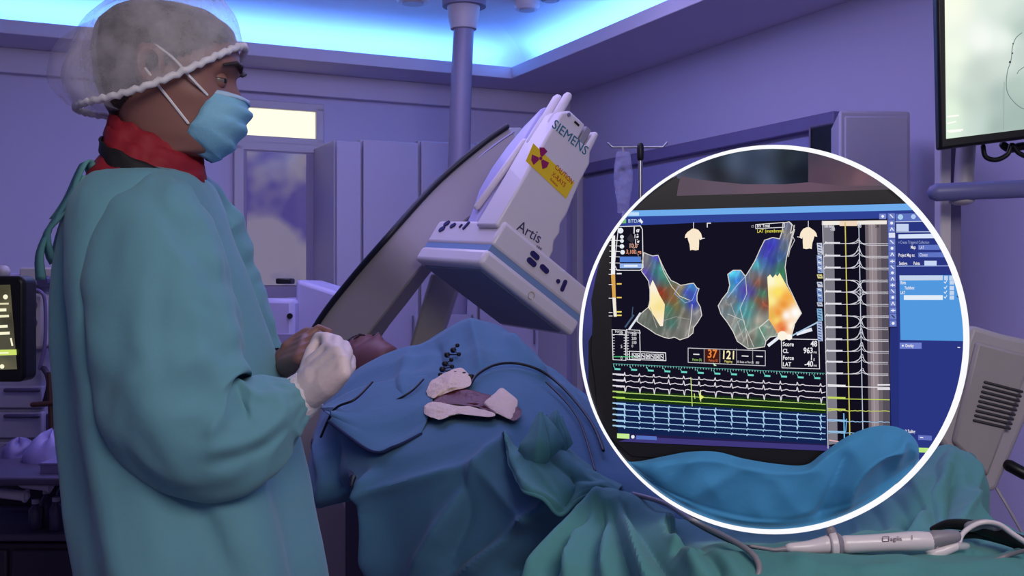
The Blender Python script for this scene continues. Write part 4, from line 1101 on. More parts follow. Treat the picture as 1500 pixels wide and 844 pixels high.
shaded(clip([(845, 300), (905, 300), (880, 402), (869, 432), (878, 470), (862, 500), (862, 560), (874, 640), (912, 720), (845, 700)]), [(865, 380, (72, 66, 140)), (856, 450, (62, 62, 130)), (856, 520, (48, 54, 104)), (862, 600, (38, 52, 104)), (895, 690, (30, 60, 96))], YD-1*LY, 6).build('pictured_wall', SCREEN, inset_disc, smooth=False)
bz = MB(); q = clip([(908, 300), (945, 252), (996, 262), (990, 287), (1130, 283), (1420, 274), (1420, 720), (1170, 694), (1040, 676), (925, 668), (893, 640), (876, 620), (872, 560), (866, 520), (868, 470), (866, 440), (873, 405), (886, 350)])
bz.prism([P(x, y, YD-1.8*LY) for x, y in q], (0, LY*.6, 0)); bz.build('bezel', BLACK, inset_disc, smooth=False)
sc = SB(3); sc.poly([(893, 318), (912, 309), (1420, 295), (1420, 700), (1216, 660), (905, 640), (898, 545)], NAVY)
sc.poly([(893, 318), (912, 309), (1420, 296), (1420, 306), (907, 318)], (112, 172, 236)).poly([(893, 318), (1420, 306), (1420, 326), (1300, 320), (1030, 326), (895, 332)], (48, 66, 148))
sc.done('screen', inset_disc)  # pictured mapping screen on the made-up inset disc
t = SB(5)
t.rect(909, 311, 936, 316, (190, 220, 250)).txt('EP 300', 5.5, 911, 316, (235, 245, 255))
t.poly([(896, 322), (917, 321), (917, 327), (893, 328)], (120, 190, 110)); t.rect(919, 320, 935, 327, (44, 60, 130)); t.txt('BITDA', 5.5, 920, 326.4, (200, 220, 250))
t.poly([(938, 320), (942, 325), (940, 328), (936, 323)], (235, 240, 250))
t.done('title_bar', inset_disc)
# contact force box, colour bar
t = SB(5)
t.ring([(906, 332), (938, 331), (941, 336), (942, 392), (938, 396), (904, 396), (900, 388)], 1.2, (226, 226, 232))
for (x, y, r) in ((909, 338, 4.2), (911, 347, 2.8), (911, 353, 2.8), (911, 361, 3.3), (912, 369.5, 3.4)): t.disc(x, y, r, (232, 236, 244))
t.txt('1g', 10, 926, 342, W_, .03, True); t.txt('1g', 7, 928, 350, W_, .03, True); t.txt('1g', 7, 929, 357, W_, .03, True)
t.txt('10.0', 6.5, 921, 363, (226, 170, 150), .02, True); t.txt('3,100 gs', 6, 917, 371.5, (226, 150, 120), .02, True)
t.rect(908, 376, 939, 384, (84, 130, 216)); t.rect(908, 386, 940, 393, (150, 180, 236)); t.rect(914, 388, 934, 391, (225, 235, 250))
t.poly([(918, 350), (924, 342), (931, 350), (926, 357)], (48, 46, 56)); t.line([(924, 357), (942, 386)], 1, (120, 116, 124))
t.done('force_readout', inset_disc)
t = SB(5)
t.poly([(896, 345), (901, 345), (901, 402), (895, 402)], (240, 240, 240)).poly([(895, 402), (901, 402), (902, 436), (897, 436)], (216, 164, 84)).poly([(897, 436), (902, 436), (903.5, 464), (899, 464)], (240, 232, 220))
for k, y in enumerate((352, 360, 368, 376, 385, 395)): t.line([(893, y), (908, y+.5)], .9, W_)
for y, c in ((401, W_), (416, (240, 200, 90)), (436, (240, 200, 90)), (457, (240, 220, 110)), (462, (240, 220, 110))): t.line([(904, y), (910, y)], 2, c); t.line([(892, y+1), (897, y+1)], 1, W_)
t.done('colour_bar', inset_disc)
CREAM = (250, 232, 206)
def torso(x, y, s, nm):
    t = SB(5); c = CREAM
    pts = [(-6, -14), (-2, -17), (2, -17), (7, -15), (11, -10), (13, -2), (9, 0), (8, -3), (8, 5), (7.5, 14), (3, 15), (-2, 14), (-5, 15), (-6, 6), (-8, 0), (-9, -4), (-13, -3), (-12, -8), (-9, -12)]
    t.poly([(x+a*s, y+b) for a, b in pts], c); t.line([(x, y-26), (x, y-17)], .9, W_); t.line([(x+s*9, y-2), (x+s*16, y-3)], .9, W_)
    t.done(nm, inset_disc)
torso(1016, 352, 1, 'torso_icon'); torso(1184, 350, -1, 'torso_icon')
t = SB(5); t.line([(1036, 333), (1036, 327), (1041, 327)], 1.3, W_); t.ring([(1107, 329), (1149, 326), (1149, 333), (1107, 335)], .9, W_)
t.txt('RV Total', 4.6, 1109, 333.5, W_, -.05, True); t.txt('LAT (membrane)', 5, 1109, 341, (240, 232, 90), -.02); t.ring([(1101, 331), (1104, 330), (1104, 333), (1101, 333)], .7, (150, 150, 160))
t.done('map_caption', inset_disc)
# heart maps
GR = (124, 120, 118)
o1 = [(943, 370), (950, 373), (956, 375), (964, 374), (970, 388), (977, 402), (983, 411), (990, 414), (997, 418), (1004, 417), (1008, 416), (1016, 415), (1021, 422), (1024, 423), (1021, 432), (1021, 441), (1026, 450), (1028, 462), (1022, 472), (1016, 480), (1015, 488), (1008, 494), (996, 498), (988, 494), (980, 496), (972, 494), (960, 489), (950, 482), (940, 476), (933, 471), (936, 462), (944, 455), (950, 450), (952, 440), (952, 425), (950, 412), (946, 406), (940, 398), (941, 384)]
c1 = [(946, 378, (136, 132, 130)), (950, 388, (120, 110, 118)), (962, 378, (66, 50, 170)), (958, 384, (64, 100, 130)), (968, 392, (66, 150, 140)), (946, 400, (92, 66, 176)), (952, 408, (80, 70, 150)), (960, 400, (50, 116, 120)), (972, 402, (80, 170, 146)), (968, 428, (150, 44, 28)), (974, 434, (140, 66, 36)), (988, 440, (150, 92, 48)), (978, 412, (64, 116, 100)), (992, 430, (150, 130, 60)), (985, 425, (120, 90, 60)), (1006, 428, (52, 66, 196)), (1013, 420, (60, 140, 216)), (1014, 446, (44, 54, 180)), (1014, 434, (60, 80, 200)), (1000, 440, (66, 140, 126)), (980, 452, (66, 130, 110)), (992, 450, (120, 110, 60)), (984, 474, (66, 116, 104)), (1002, 476, (134, 128, 122)), (1002, 460, (110, 104, 92)), (948, 468, (106, 112, 104)), (962, 480, (96, 104, 96)), (1022, 458, (146, 142, 138)), (1010, 486, (150, 146, 140)), (990, 488, (110, 108, 104)), (976, 490, (120, 118, 114)), (998, 420, (170, 150, 110))]
o2 = [(1147, 327), (1156, 325), (1160, 330), (1158, 342), (1164, 336), (1158, 358), (1152, 378), (1150, 392), (1152, 405), (1153, 416), (1160, 430), (1168, 447), (1174, 459), (1168, 468), (1162, 478), (1158, 490), (1150, 496), (1140, 492), (1128, 494), (1122, 500), (1120, 508), (1108, 510), (1096, 511), (1090, 507), (1080, 500), (1074, 486), (1066, 473), (1056, 460), (1052, 448), (1058, 438), (1066, 428), (1069, 418), (1066, 402), (1074, 396), (1085, 396), (1092, 405), (1099, 394), (1106, 382), (1114, 364), (1120, 352), (1132, 348), (1142, 350), (1146, 338)]
c2 = [(1128, 362, (64, 50, 186)), (1122, 374, (70, 60, 180)), (1134, 356, (60, 70, 190)), (1152, 345, (128, 124, 122)), (1148, 362, (96, 110, 120)), (1108, 388, (80, 176, 180)), (1118, 382, (70, 110, 170)), (1132, 382, (54, 60, 160)), (1140, 376, (60, 90, 140)), (1146, 398, (60, 130, 84)), (1142, 388, (70, 120, 110)), (1075, 402, (80, 196, 226)), (1080, 412, (50, 110, 200)), (1072, 420, (70, 160, 190)), (1090, 424, (84, 64, 176)), (1100, 428, (78, 60, 150)), (1088, 436, (60, 80, 180)), (1110, 414, (140, 80, 58)), (1102, 404, (120, 110, 110)), (1116, 430, (60, 130, 96)), (1110, 440, (140, 90, 60)), (1120, 446, (150, 70, 50)), (1120, 420, (90, 70, 70)), (1084, 450, (70, 160, 180)), (1094, 460, (66, 140, 140)), (1112, 470, (190, 176, 160)), (1094, 480, (90, 130, 120)), (1064, 446, (124, 120, 116)), (1074, 440, (120, 120, 120)), (1074, 470, (150, 146, 142)), (1086, 492, (150, 144, 140)), (1100, 496, (120, 108, 100)), (1104, 486, (170, 160, 150)), (1116, 486, (80, 150, 126)), (1112, 500, (90, 120, 108)), (1125, 486, (150, 150, 140)), (1100, 446, (80, 150, 130))]
def rib(seed, amp):
    def f(x, y, c):
        a = .5+.5*math.sin(x*.55+2.2*nz((x, y, 0), .05, seed)+y*.12)
        b = abs(nz((x+y*.3, y*.5, 0), .06, seed+2))
        k = .93+.10*a**3+amp*math.exp(-b/.04)
        return tuple(q*k for q in c)
    return f
h1 = shaded(o1, c1, YD-5*LY, 1.8, rib(1, .3), False, 22).build('heart_map', SCREEN, inset_disc, smooth=False)
h2 = shaded(o2, c2, YD-5*LY, 1.8, rib(4, .3), False, 22).build('heart_map', SCREEN, inset_disc, smooth=False)
h1['label'] = 'smaller left heart map with a cream patch'; h2['label'] = 'larger right heart map with yellow and orange patch'
l1 = [(956, 410), (960, 418), (966, 432), (974, 446), (972, 470), (971, 478), (967, 478), (960, 466), (949, 450), (952, 440), (952, 420)]
shaded(l1, [(957, 420, (250, 240, 220)), (955, 440, (252, 236, 180)), (965, 450, (246, 226, 150)), (962, 462, (250, 230, 180)), (969, 474, (255, 236, 214))], YD-6*LY, 2.5).build('scar_patch', SCREEN, h1, smooth=False)
l2 = [(1124, 406), (1128, 402), (1132, 407), (1136, 402), (1139, 405), (1142, 400), (1152, 418), (1160, 432), (1168, 447), (1174, 459), (1166, 470), (1160, 492), (1150, 497), (1140, 492), (1135, 482), (1126, 468), (1126, 445)]
shaded(l2, [(1130, 412, (252, 248, 214)), (1140, 412, (255, 244, 170)), (1140, 428, (250, 226, 100)), (1130, 440, (250, 236, 150)), (1148, 446, (236, 150, 60)), (1152, 436, (244, 170, 70)), (1140, 458, (240, 150, 60)), (1152, 462, (255, 250, 246)), (1165, 458, (255, 255, 255)), (1160, 478, (255, 246, 226)), (1138, 470, (246, 214, 110)), (1146, 482, (226, 110, 60)), (1143, 476, (236, 130, 70)), (1150, 492, (255, 246, 230)), (1132, 462, (230, 180, 80))], YD-6*LY, 2.5).build('scar_patch', SCREEN, h2, smooth=False)
t = SB(7); LG = (222, 216, 210)
t.ring(o1, 1.1, LG); t.line([(964, 374), (972, 398), (984, 420), (996, 434), (1010, 440)], 1, (220, 210, 190)); t.line([(952, 450), (962, 480)], .8, (170, 168, 160)); t.line([(1014, 446), (1012, 470), (1008, 494)], .9, LG)
t.line([(996, 418), (988, 430), (1004, 444), (1014, 440), (1021, 423)], .8, (150, 170, 230)); t.line([(972, 470), (990, 464), (1010, 468)], .8, (160, 156, 150))
t.done('map_outline', h1)
t = SB(7); t.ring(o2, 1.2, LG); t.line([(1092, 405), (1078, 420), (1066, 436)], 1, (180, 190, 220)); t.line([(1092, 405), (1094, 430), (1084, 452), (1092, 480), (1104, 508)], .9, (200, 200, 196)); t.line([(1126, 468), (1112, 480), (1122, 500)], 1.2, LG); t.line([(1066, 460), (1090, 470), (1096, 508)], .9, (200, 196, 190)); t.line([(1164, 330), (1156, 360), (1152, 378)], 1, LG)
t.line([(1158, 326), (1163, 332), (1160, 344), (1164, 352), (1157, 366), (1155, 376)], 1, (200, 198, 200)); t.line([(1070, 444), (1082, 476), (1090, 500)], .8, (180, 176, 170))
t.done('map_outline', h2)
t = SB(7)
t.line([(938, 459), (922, 482)], 3, (220, 226, 240)); t.line([(928, 462), (916, 479)], 2.4, (70, 90, 120)); t.line([(927, 450), (926, 462)], 1.2, (70, 90, 120))
t.done('catheter_icon', inset_disc); t = SB(7)
t.line([(1168, 489), (1188, 483)], 5.0, (232, 236, 246)); t.line([(1160, 492), (1198, 472)], 2, (170, 200, 230)); t.line([(1140, 495), (1126, 506)], 4.4, (232, 236, 246))
t.disc(1146, 492, 7, (252, 244, 226)); t.disc(1156, 494, 4.4, (255, 250, 240))
t.done('catheter_icon', inset_disc)
# scale boxes, icon strip, readouts
t = SB(5)
for x in (896.5, 917.5): t.ring([(x, 483), (x+19.5, 484), (x+20.5, 528), (x+1.5, 527)], 1, W_)
t.txt('Force', 4.2, 901, 487.5, W_); t.txt('Impedance', 4, 919, 488.5, W_)
for k in range(9): t.line([(898, 491+k*4), (900, 491+k*4)], .8, W_); t.line([(914, 491+k*4), (916.5, 491+k*4)], .8, W_); t.line([(918.5, 491+k*4), (921, 491+k*4)], .8, W_)
t.line([(897, 490), (916, 490.5)], .9, W_); t.txt('100', 4, 906, 491, W_)
for y, b in ((492, '300'), (498, '200'), (504, '100'), (509, '0')): t.txt(b, 4.4, 925, y, W_)
t.rect(898, 522, 937, 523.4, (70, 180, 110)); t.txt('5', 5, 909, 510, W_); t.txt('0', 5, 909, 527, W_)
t.ring([(922, 514.5), (975, 517), (975.5, 528.5), (922, 526.5)], 1.1, W_)
for k in range(7):
    x = 926+k*6.8; y = 517.5+k*.3; t.ring([(x, y), (x+5, y+.2), (x+5, y+7.4), (x, y+7.2)], 1.1, (206, 206, 212)); t.line([(x+1, y+2), (x+4, y+5)], 1.2, W_)
    if k % 2: t.line([(x+4, y+2), (x+1, y+6)], 1, W_)
t.done('scale_box', inset_disc)
t = SB(5); t.ring([(1008, 510), (1121, 514), (1121, 536), (1008, 531)], 1, (200, 200, 206))
t.poly([(1031.5, 511.5), (1054, 512.2), (1054, 531.8), (1031.5, 531)], (66, 26, 22))
for x in (1031.5, 1054.5, 1079, 1102.5): t.line([(x, 511), (x, 533)], .9, (160, 156, 160))
t.txt('37', 12.5, 1036, 524, (232, 130, 60), .035, True); t.txt('121', 12.5, 1056.5, 525.5, (246, 236, 180), .035, True)
t.line([(1016, 519), (1024, 519.3)], 1.5, W_); t.line([(1087, 521.5), (1096, 522)], 1.5, W_); t.line([(1108, 522), (1117, 522.5)], 1.5, W_)
t.cw = .7; t.txt('Points (R)', 3.6, 1014, 528.5, (170, 220, 110), .03); t.txt('Points (S)', 3.6, 1038, 529.5, (232, 120, 80), .03); t.txt('Mapping', 3.6, 1061, 531, (240, 230, 120), .03); t.txt('ID Beats to Past (0)', 3.1, 1080, 531.5, W_, .03); t.txt('RRI', 3.6, 1107, 533, W_, .03)
t.done('beat_readout', inset_disc)
t = SB(5); t.ring([(1144.5, 496.5), (1199.5, 497.5), (1200.5, 540.5), (1145.5, 539)], 1, W_)
for y, a, b, u in ((507, 'Score', '48', ''), (517, 'CL', '963', 'ms'), (527, 'Force', '1', 'g'), (536.5, 'LAT', '-40', 'ms')):
    t.txt(a, 6.2, 1146.5, y, W_, .02, True); t.txt(b, 8.4, 1191 if u else 1197, y+.6, W_, .02, True, 'RIGHT'); t.txt(u, 4, 1191.5, y+.6, W_, .02)
t.done('score_readout', inset_disc)
# trace window: ruler, bands and traces
SL = 17/310
t = SB(4); t.poly([(903, 572), (1212, 588), (1212, 606), (903, 588)], (22, 44, 20)).poly([(904, 588), (1213, 606), (1214, 651), (905, 634)], (18, 34, 78)).poly([(905, 634), (1214, 651), (1216, 659), (905, 640)], (34, 30, 74))
t.poly([(930, 640), (1216, 653), (1218, 661), (906, 647)], (62, 56, 122)); t.rect(904, 635, 922, 642, (196, 236, 150), .05); t.disc(927, 640, 2.6, (230, 236, 250)); t.rect(932, 638, 962, 643.5, (84, 112, 190), .05)
t.done('trace_background', inset_disc)
t = SB(5); TE = (110, 214, 200)
t.line([(898, 533), (1208, 547)], 1, (70, 150, 140))
for k in range(78):
    x = 899+k*3.98; y = 533+(x-898)*14/310; t.line([(x, y), (x, y+(4.2 if k % 6 == 0 else 2.2))], .8, (150, 200, 196))
for k in range(13):
    x = 899+k*24.4; y = 536+(x-898)*14/310; t.line([(x, y), (x+2, y+4.4)], .9, TE); t.line([(x+2, y+4.6), (x+9, y+5)], 2.6, TE)
t.poly([(1044, 531), (1050, 536), (1046, 536)], (190, 236, 190))
t.done('time_ruler', inset_disc)
spk = [915, 936.5, 957.5, 979.5, 1001.5, 1024, 1047.5, 1071.5, 1094.5, 1118.5, 1143, 1168, 1202]
def base(y0, x): return y0+(x-903)*SL*(1+.12*(y0-550)/75)
def trace(nm, y0, c, kind, w=1.15, seed=0, x0=903, x1=1209):
    t = SB(6); pts = []; x = x0
    while x <= x1:
        y = base(y0, x)
        for s in spk:
            d = x-s
            if kind == 'r': y -= 4.4*math.exp(-(d/.7)**2)+1.2*math.exp(-((d-8)/2.5)**2)
            elif kind == 'r2': y -= 6*math.exp(-(d/.8)**2)-1.4*math.exp(-((d-2)/1)**2)+1.3*math.exp(-((d-9)/2.4)**2)
            elif kind == 's': y += 8*math.exp(-((d-1)/.8)**2)-1.6*math.exp(-((d-6)/4)**2)
            elif kind == 'b': y += 6.0*math.exp(-(d/.55)**2)-3*math.exp(-((d-.9)/.5)**2)
            elif kind == 't': y += 2.4*math.exp(-(d/.5)**2)-2*math.exp(-((d-.8)/.5)**2)
        y += .35*nz((x, seed, 0), .4, seed)
        pts.append((x, y)); x += .75
    t.line(pts, w, c); t.line([(898, base(y0, 898)-1.2), (915, base(y0, 915)-1.2)], 2.0, tuple(min(255, q*1.0) for q in c))
    t.done(nm, inset_disc)
LB_ = (164, 204, 236)
for i, (y, c, k) in enumerate(((549.5, (226, 220, 230), 'r'), (558, (226, 220, 230), 'r2'), (566.5, (226, 220, 230), 's'), (575, (176, 206, 110), 'f'), (583.5, (176, 216, 90), 'f'), (592, LB_, 'b'), (600, LB_, 'b'), (608.5, LB_, 'b'), (617, LB_, 't'), (625, LB_, 't'))):
    trace('signal_trace', y, c, k, 1.15, i)
t = SB(6)
for s in spk: t.line([(s, base(591, s)), (s+.6, base(611, s))], 1, LB_)
t.line([(1012, 553), (1014, 595)], 1.1, (200, 230, 130)); t.poly([(1024, 577), (1032, 582), (1025, 586)], (226, 236, 110)); t.line([(1017, 577), (1018, 584)], 1.1, (220, 236, 120)); t.line([(1026, 572), (1026.5, 588)], 1.2, (226, 236, 150))
t.done('trace_cursor', inset_disc)
# signal window
t = SB(4); t.cw = .6; t.poly([(1205, 324), (1300, 321), (1306, 640), (1230, 660), (1212, 660)], (17, 15, 30))
t.poly([(1206, 325), (1221, 325), (1227, 650), (1212, 652)], (124, 122, 132)).poly([(1267, 323), (1300, 322), (1304, 640), (1273, 640)], (110, 100, 108))
t.poly([(1272, 323), (1284, 323), (1288, 640), (1277, 640)], (146, 134, 140)).poly([(1290, 323), (1300, 322), (1304, 640), (1294, 640)], (84, 78, 90))
t.poly([(1204, 324), (1299, 323), (1299, 328.5), (1204, 330)], (240, 234, 226)); t.poly([(1230, 324), (1256, 323.6), (1256, 331), (1230, 331)], (238, 214, 190))
t.line([(1205, 324), (1213, 657)], 1.2, (200, 200, 210)); t.line([(1238, 326), (1245, 645)], 1.6, (206, 196, 96)); t.line([(1258, 326), (1264, 634)], 1.2, (196, 206, 226)); t.line([(1277, 330), (1281, 640)], .8, (180, 170, 176))
for x, b in ((1207, '100 mm/s'), (1216, '-100'), (1256, '100'), (1282, '200')): t.txt(b, 4.6, x, 333.5 if x != 1216 else 338, (230, 228, 236) if x != 1282 else (40, 36, 44), 0, True)
t.done('signal_window', inset_disc)
t = SB(6); ys = [357, 375.5, 393, 410.5, 428, 446, 463, 480.5, 498, 515, 531, 548]; sgn = [1, 1, 1, -1, 0, 1, -1, 1, 1, 1, 1, 1]; hi = [8, 16, 14, -11, 14, 12, -9, 14, 20, 16, 14, 10]
for i, y in enumerate(ys):
    k = i/12*6
    for q in range(3):
        h = hi[i]*(1, .62, .34)[q]; wq = (4.4, 7, 3)[q]; dirs = (1,) if sgn[i] else (1, -1)
        for dd in dirs:
            pts = []; x = 1208+k*.9
            while x < 1302:
                d = x-(1258+k); v = h*dd*math.exp(-abs(d/wq)**1.3) if d < 0 else h*dd*math.exp(-abs(d/(wq*.55))**1.2)-3.0*(1-math.exp(-max(0, d-3)/4))*(q % 2)*.8
                pts.append((x, y-v+.3*nz((x, y, q), .5, 1))); x += 1.6
            t.line(pts, .8, (214, 212, 222))
    t.line([(1209+k*.5, y-1.4), (1230+k*.8, y-1.2)], 1.9, (226, 224, 232)); t.line([(1207+k*.5, y+1), (1210+k*.5, y-3)], .9, W_)
t.done('signal_curves', inset_disc)
t = SB(6)
for y, c in ((566, (236, 234, 240)), (584, (196, 216, 96)), (601, (196, 206, 96)), (617, (150, 190, 226)), (634, (150, 190, 226))):
    pts = [(x, y+1.2*nz((x, y, 0), .25, 3)*(y > 590)+(x-1213)*.02) for x in range(1213, 1304, 2)]; t.line(pts, 1.1, c); t.line([(1213, y-2), (1238, y-1)], 2.0, c)
t.line([(1286, 564), (1303, 564)], 2, W_); t.line([(1286, 570), (1303, 570)], 2.2, W_); t.line([(1236, 606), (1237, 648)], 1.6, (120, 190, 240)); t.line([(1240, 614), (1239, 632)], 1.2, (120, 190, 240)); t.line([(1215, 645), (1228, 647)], 1.5, (230, 180, 190))
t.done('low_signal_curves', inset_disc)
# tool column between map and signals, tool bar, side panel
t = SB(5); LV = (112, 128, 196)
for (y0, y1, c) in ((356, 373, (200, 204, 220)), (374, 400, (150, 168, 210)), (402, 408, (214, 206, 130)), (413, 421, (196, 200, 216)), (422, 442, (130, 156, 206)), (443, 449, (190, 196, 210)), (452, 470, (130, 176, 210)), (471, 500, (170, 184, 220))):
    t.poly([(1196.5, y0), (1204, y0), (1205.5, y1), (1198, y1)], c)
    for y in range(int(y0)+2, int(y1)-2, 4): t.line([(1198.5, y), (1203, y+1.5)], 1.2, (44, 56, 110) if y % 8 else (240, 244, 250))
t.done('tool_column', inset_disc)
t = SB(5)
t.poly([(1288, 313), (1298, 313), (1298, 321), (1288, 321)], (120, 134, 206)); t.poly([(1300, 312), (1311, 312), (1313.5, 479), (1302.5, 479)], (84, 98, 176))
for k, y in enumerate((313, 323, 332, 341, 351, 360, 369, 379, 388, 396, 405, 414, 423, 432, 441, 451, 460, 470)):
    x = 1301+k*.14; t.poly([(x+.4, y), (x+9.6, y), (x+9.8, y+7.4), (x+.6, y+7.4)], (220, 226, 246) if k in (3,) else LV)
    if k == 3: continue
    cw = (236, 240, 252) if k != 16 else (18, 18, 30)
    if k % 4 == 0: t.line([(x+3, y+1.6), (x+7, y+5.6)], 1.3, cw)
    elif k % 4 == 1: t.disc(x+5, y+3.8, 2.2, cw, 8)
    elif k % 4 == 2: t.line([(x+3, y+5.8), (x+5, y+1.6), (x+7.4, y+5.8)], 1.2, cw)
    else: t.line([(x+2.4, y+3.8), (x+8, y+3.8)], 1.6, cw); t.line([(x+5, y+1.8), (x+5, y+6)], 1, cw)
t.disc(1293, 317, 2, (236, 240, 252))
t.done('tool_bar', inset_disc)
t = SB(4); t.poly([(1312, 312), (1420, 308), (1420, 700), (1302, 700), (1304, 480), (1314, 480)], (42, 54, 130)).poly([(1304, 480), (1316, 480), (1317, 640), (1306, 640)], (38, 48, 118))
t.done('side_panel', inset_disc)
t = SB(5); t.cw = .58
t.poly([(1312, 313), (1356, 312), (1360, 324), (1312, 325)], (92, 112, 190)); t.disc(1319, 318, 4, (170, 206, 236)); t.disc(1338, 317.5, 3.6, (176, 200, 240)); t.line([(1312, 325), (1362, 324)], 1, (200, 206, 230))
t.rect(1313, 328, 1331, 339, (196, 210, 240)); t.line([(1313, 340), (1368, 339.5)], 1.1, (190, 200, 230)); t.poly([(1316, 343.5), (1374, 342.5), (1376, 349), (1316, 349.5)], (214, 226, 250))
t.txt('v Create Triggered Collection', 4.6, 1316, 357, (160, 172, 216)); t.txt('Map:', 5, 1334, 364.5, W_, 0, True); t.poly([(1345, 359), (1420, 358), (1420, 366), (1345, 366)], (96, 116, 196)); t.txt('LAT', 4.8, 1347, 364.7, W_)
t.txt('Project Map to:', 4.8, 1316, 376, W_, 0, True); t.poly([(1345, 370), (1420, 369), (1420, 377), (1345, 377)], (96, 116, 196)); t.txt('Closest', 4.8, 1347, 375.6, W_)
t.txt('Settings', 4.8, 1317, 388, W_, 0, True); t.txt('Points', 4.8, 1338, 388, W_, 0, True); t.rect(1354, 382, 1372, 389, (200, 216, 246)); t.line([(1314, 390), (1395, 389.5)], 1.2, (150, 170, 226))
t.poly([(1317.5, 403.5), (1420, 403), (1420, 500), (1319, 498)], (82, 152, 222))
t.poly([(1317.5, 403.5), (1381, 403.5), (1381, 410.5), (1318, 411)], (196, 212, 236)); t.rect(1383, 404, 1388.5, 410.5, (196, 212, 236)); t.rect(1390.5, 404, 1400, 410.5, (196, 212, 236))
t.txt('Right', 4.8, 1319, 416.5, W_, 0, True); t.txt('Tachibox', 4.8, 1325, 424, W_, 0, True); t.txt('LAT', 4.8, 1319, 431, W_, 0, True)
t.rect(1324, 432.5, 1381, 439.5, (226, 238, 250))
for y in (416, 424, 431, 438): t.line([(1383, y-3), (1384.5, y-1), (1387, y-5)], 1, (236, 240, 250)); t.rect(1391, y-5, 1397.5, y+1, (196, 214, 240)); t.line([(1402, y-4), (1405, y-1)], 1.4, (36, 60, 110))
t.rect(1318, 502, 1350, 511, (112, 128, 206)); t.txt('Overlay', 4.8, 1326, 508.6, W_, 0, True); t.disc(1322.5, 506.5, 1.5, W_, 8); t.line([(1403, 509), (1406, 509.2)], 1.4, W_)
t.done('settings_list', inset_disc); t = SB(5); t.cw = .58; t.txt('Field Scaling', 5, 1321, 634, W_, .03, True); t.poly([(1345, 637.5), (1365, 638.5), (1365, 645.5), (1345, 644.5)], (98, 112, 190)); t.line([(1348, 641), (1352, 641.3)], 1.4, W_)
t.poly([(1333, 655.5), (1368, 656.5), (1368, 664), (1334, 662)], (186, 230, 130))
t.done('settings_footer', inset_disc)
# blue drape bunched against the lower edge of the pictured screen, inside the inset's border
topx = [(880, 668), (905, 676), (935, 676), (975, 668), (1010, 662), (1050, 662), (1090, 672), (1140, 680), (1180, 681), (1205, 664), (1240, 640), (1275, 626), (1305, 624), (1328, 632), (1342, 646), (1346, 662), (1338, 684), (1362, 668), (1400, 650)]
tc = curve([V((a, b, 0)) for a, b in topx], 150)
def ycirc(x):
    d = (RR-3.0)**2-(x-RC[0])**2
    return RC[1]+math.sqrt(max(d, 0))
G = []
NV = 60
for j in range(NV):
    v = j/(NV-1); row = []
    for p in tc:
        x = p.x; yb = ycirc(x); y = min(p.y, yb)*(1-v)+yb*v
        q = .016*math.sin(PI*min(1, v*1.15+.04))**.6
        hump = .020*math.exp(-((x-1275-(y-660)*-.9)/34)**2)*math.exp(-((y-668)/46)**2)
        f = .012*(ridge((x*.0045+y*.0042, y*.003, 0), 2.4, 31)-.3)+.004*(ridge((x*.01, y*.008, 0), 2.0, 33)-.4)
        f += .007*math.sin((x*.55+y)*.05)*math.exp(-((x-1300)/110)**2)
        edge = min(1, v*10)*min(1, (1-v)*10)
        row.append(P(x, y, YD-8*LY-(q+max(0, f+hump+.004)*edge)*min(1, (yb-p.y)/40+.02)))
    G.append(row)
crd = creases([([(1236, 765), (1252, 705), (1288, 670), (1326, 660)], .016, 9), ([(1286, 725), (1297, 696), (1290, 676)], -.005, 7), ([(960, 684), (1040, 674), (1120, 692), (1200, 690)], .008, 11), ([(1196, 765), (1226, 705), (1246, 662)], -.014, 9), ([(1310, 690), (1318, 660), (1325, 640)], .010, 8), ([(1000, 740), (1100, 765), (1190, 750)], .006, 10)])
G = relax([[p+V((0, -crd(p)*min(1, i/6, (NV-1-i)/6), 0)) for p in r] for i, r in enumerate(G)], 2)
idr = MB().grid(G).build('drape_fold', mat('monitor_drape_blue', (72, 148, 200), .8, var=.05, vscale=5, bump=.08, bscale=50, sheen=.1, spec=.2), inset_disc, smooth=True)
idr['label'] = 'blue drape bunched along the bottom of the inset picture'

# ================================================================== big X-ray screen at the top right, its pole and rail
YM = 2.5
xm = thing('x_ray_monitor', 'black framed monitor at the top right edge showing a bright grey X-ray picture', 'monitor', P(1440, 215, YM))
def quad(mb, pts, Y, th): return mb.prism([P(x, y, Y) for x, y in pts], (0, th, 0))
quad(MB(), [(1369, -160), (1690, -175), (1690, 178), (1377, 219)], YM, .03).build('bezel', BLACK, xm, bevel=.006)
quad(MB(), [(1400, -120), (1640, -130), (1640, 150), (1400, 180)], YM+.025, .05).build('rear_housing', BLACK, xm, bevel=.01)
scr = [(1382.5, -140), (1670, -150), (1670, 168), (1386, 203.5)]
cps = [(1390, 10, (250, 255, 236)), (1400, -60, (252, 255, 240)), (1440, 60, (250, 255, 248)), (1400, 80, (246, 255, 236)), (1470, 8, (226, 238, 228)), (1484, 20, (206, 222, 214)), (1470, 60, (240, 250, 242)), (1497, 40, (180, 200, 190)), (1495, 80, (196, 212, 204)), (1475, 100, (214, 228, 220)), (1440, 104, (196, 210, 202)), (1455, 95, (210, 222, 214)), (1425, 112, (198, 212, 204)), (1400, 112, (240, 252, 232)), (1415, 120, (206, 220, 210)), (1420, 150, (192, 208, 198)), (1395, 160, (232, 248, 226)), (1394, 185, (226, 246, 224)), (1465, 140, (170, 190, 184)), (1485, 120, (178, 198, 190)), (1490, 170, (164, 186, 178)), (1440, 180, (196, 214, 206)), (1455, 185, (158, 178, 172)), (1430, 185, (206, 222, 214)), (1550, 60, (200, 215, 208)), (1600, 150, (180, 200, 190)), (1600, -80, (240, 250, 240))]
shaded(scr, cps, YM-.0015, 7, None, False, 260).build('screen', SCREEN, xm, smooth=False)
t = SB(0, YM-.003, False)
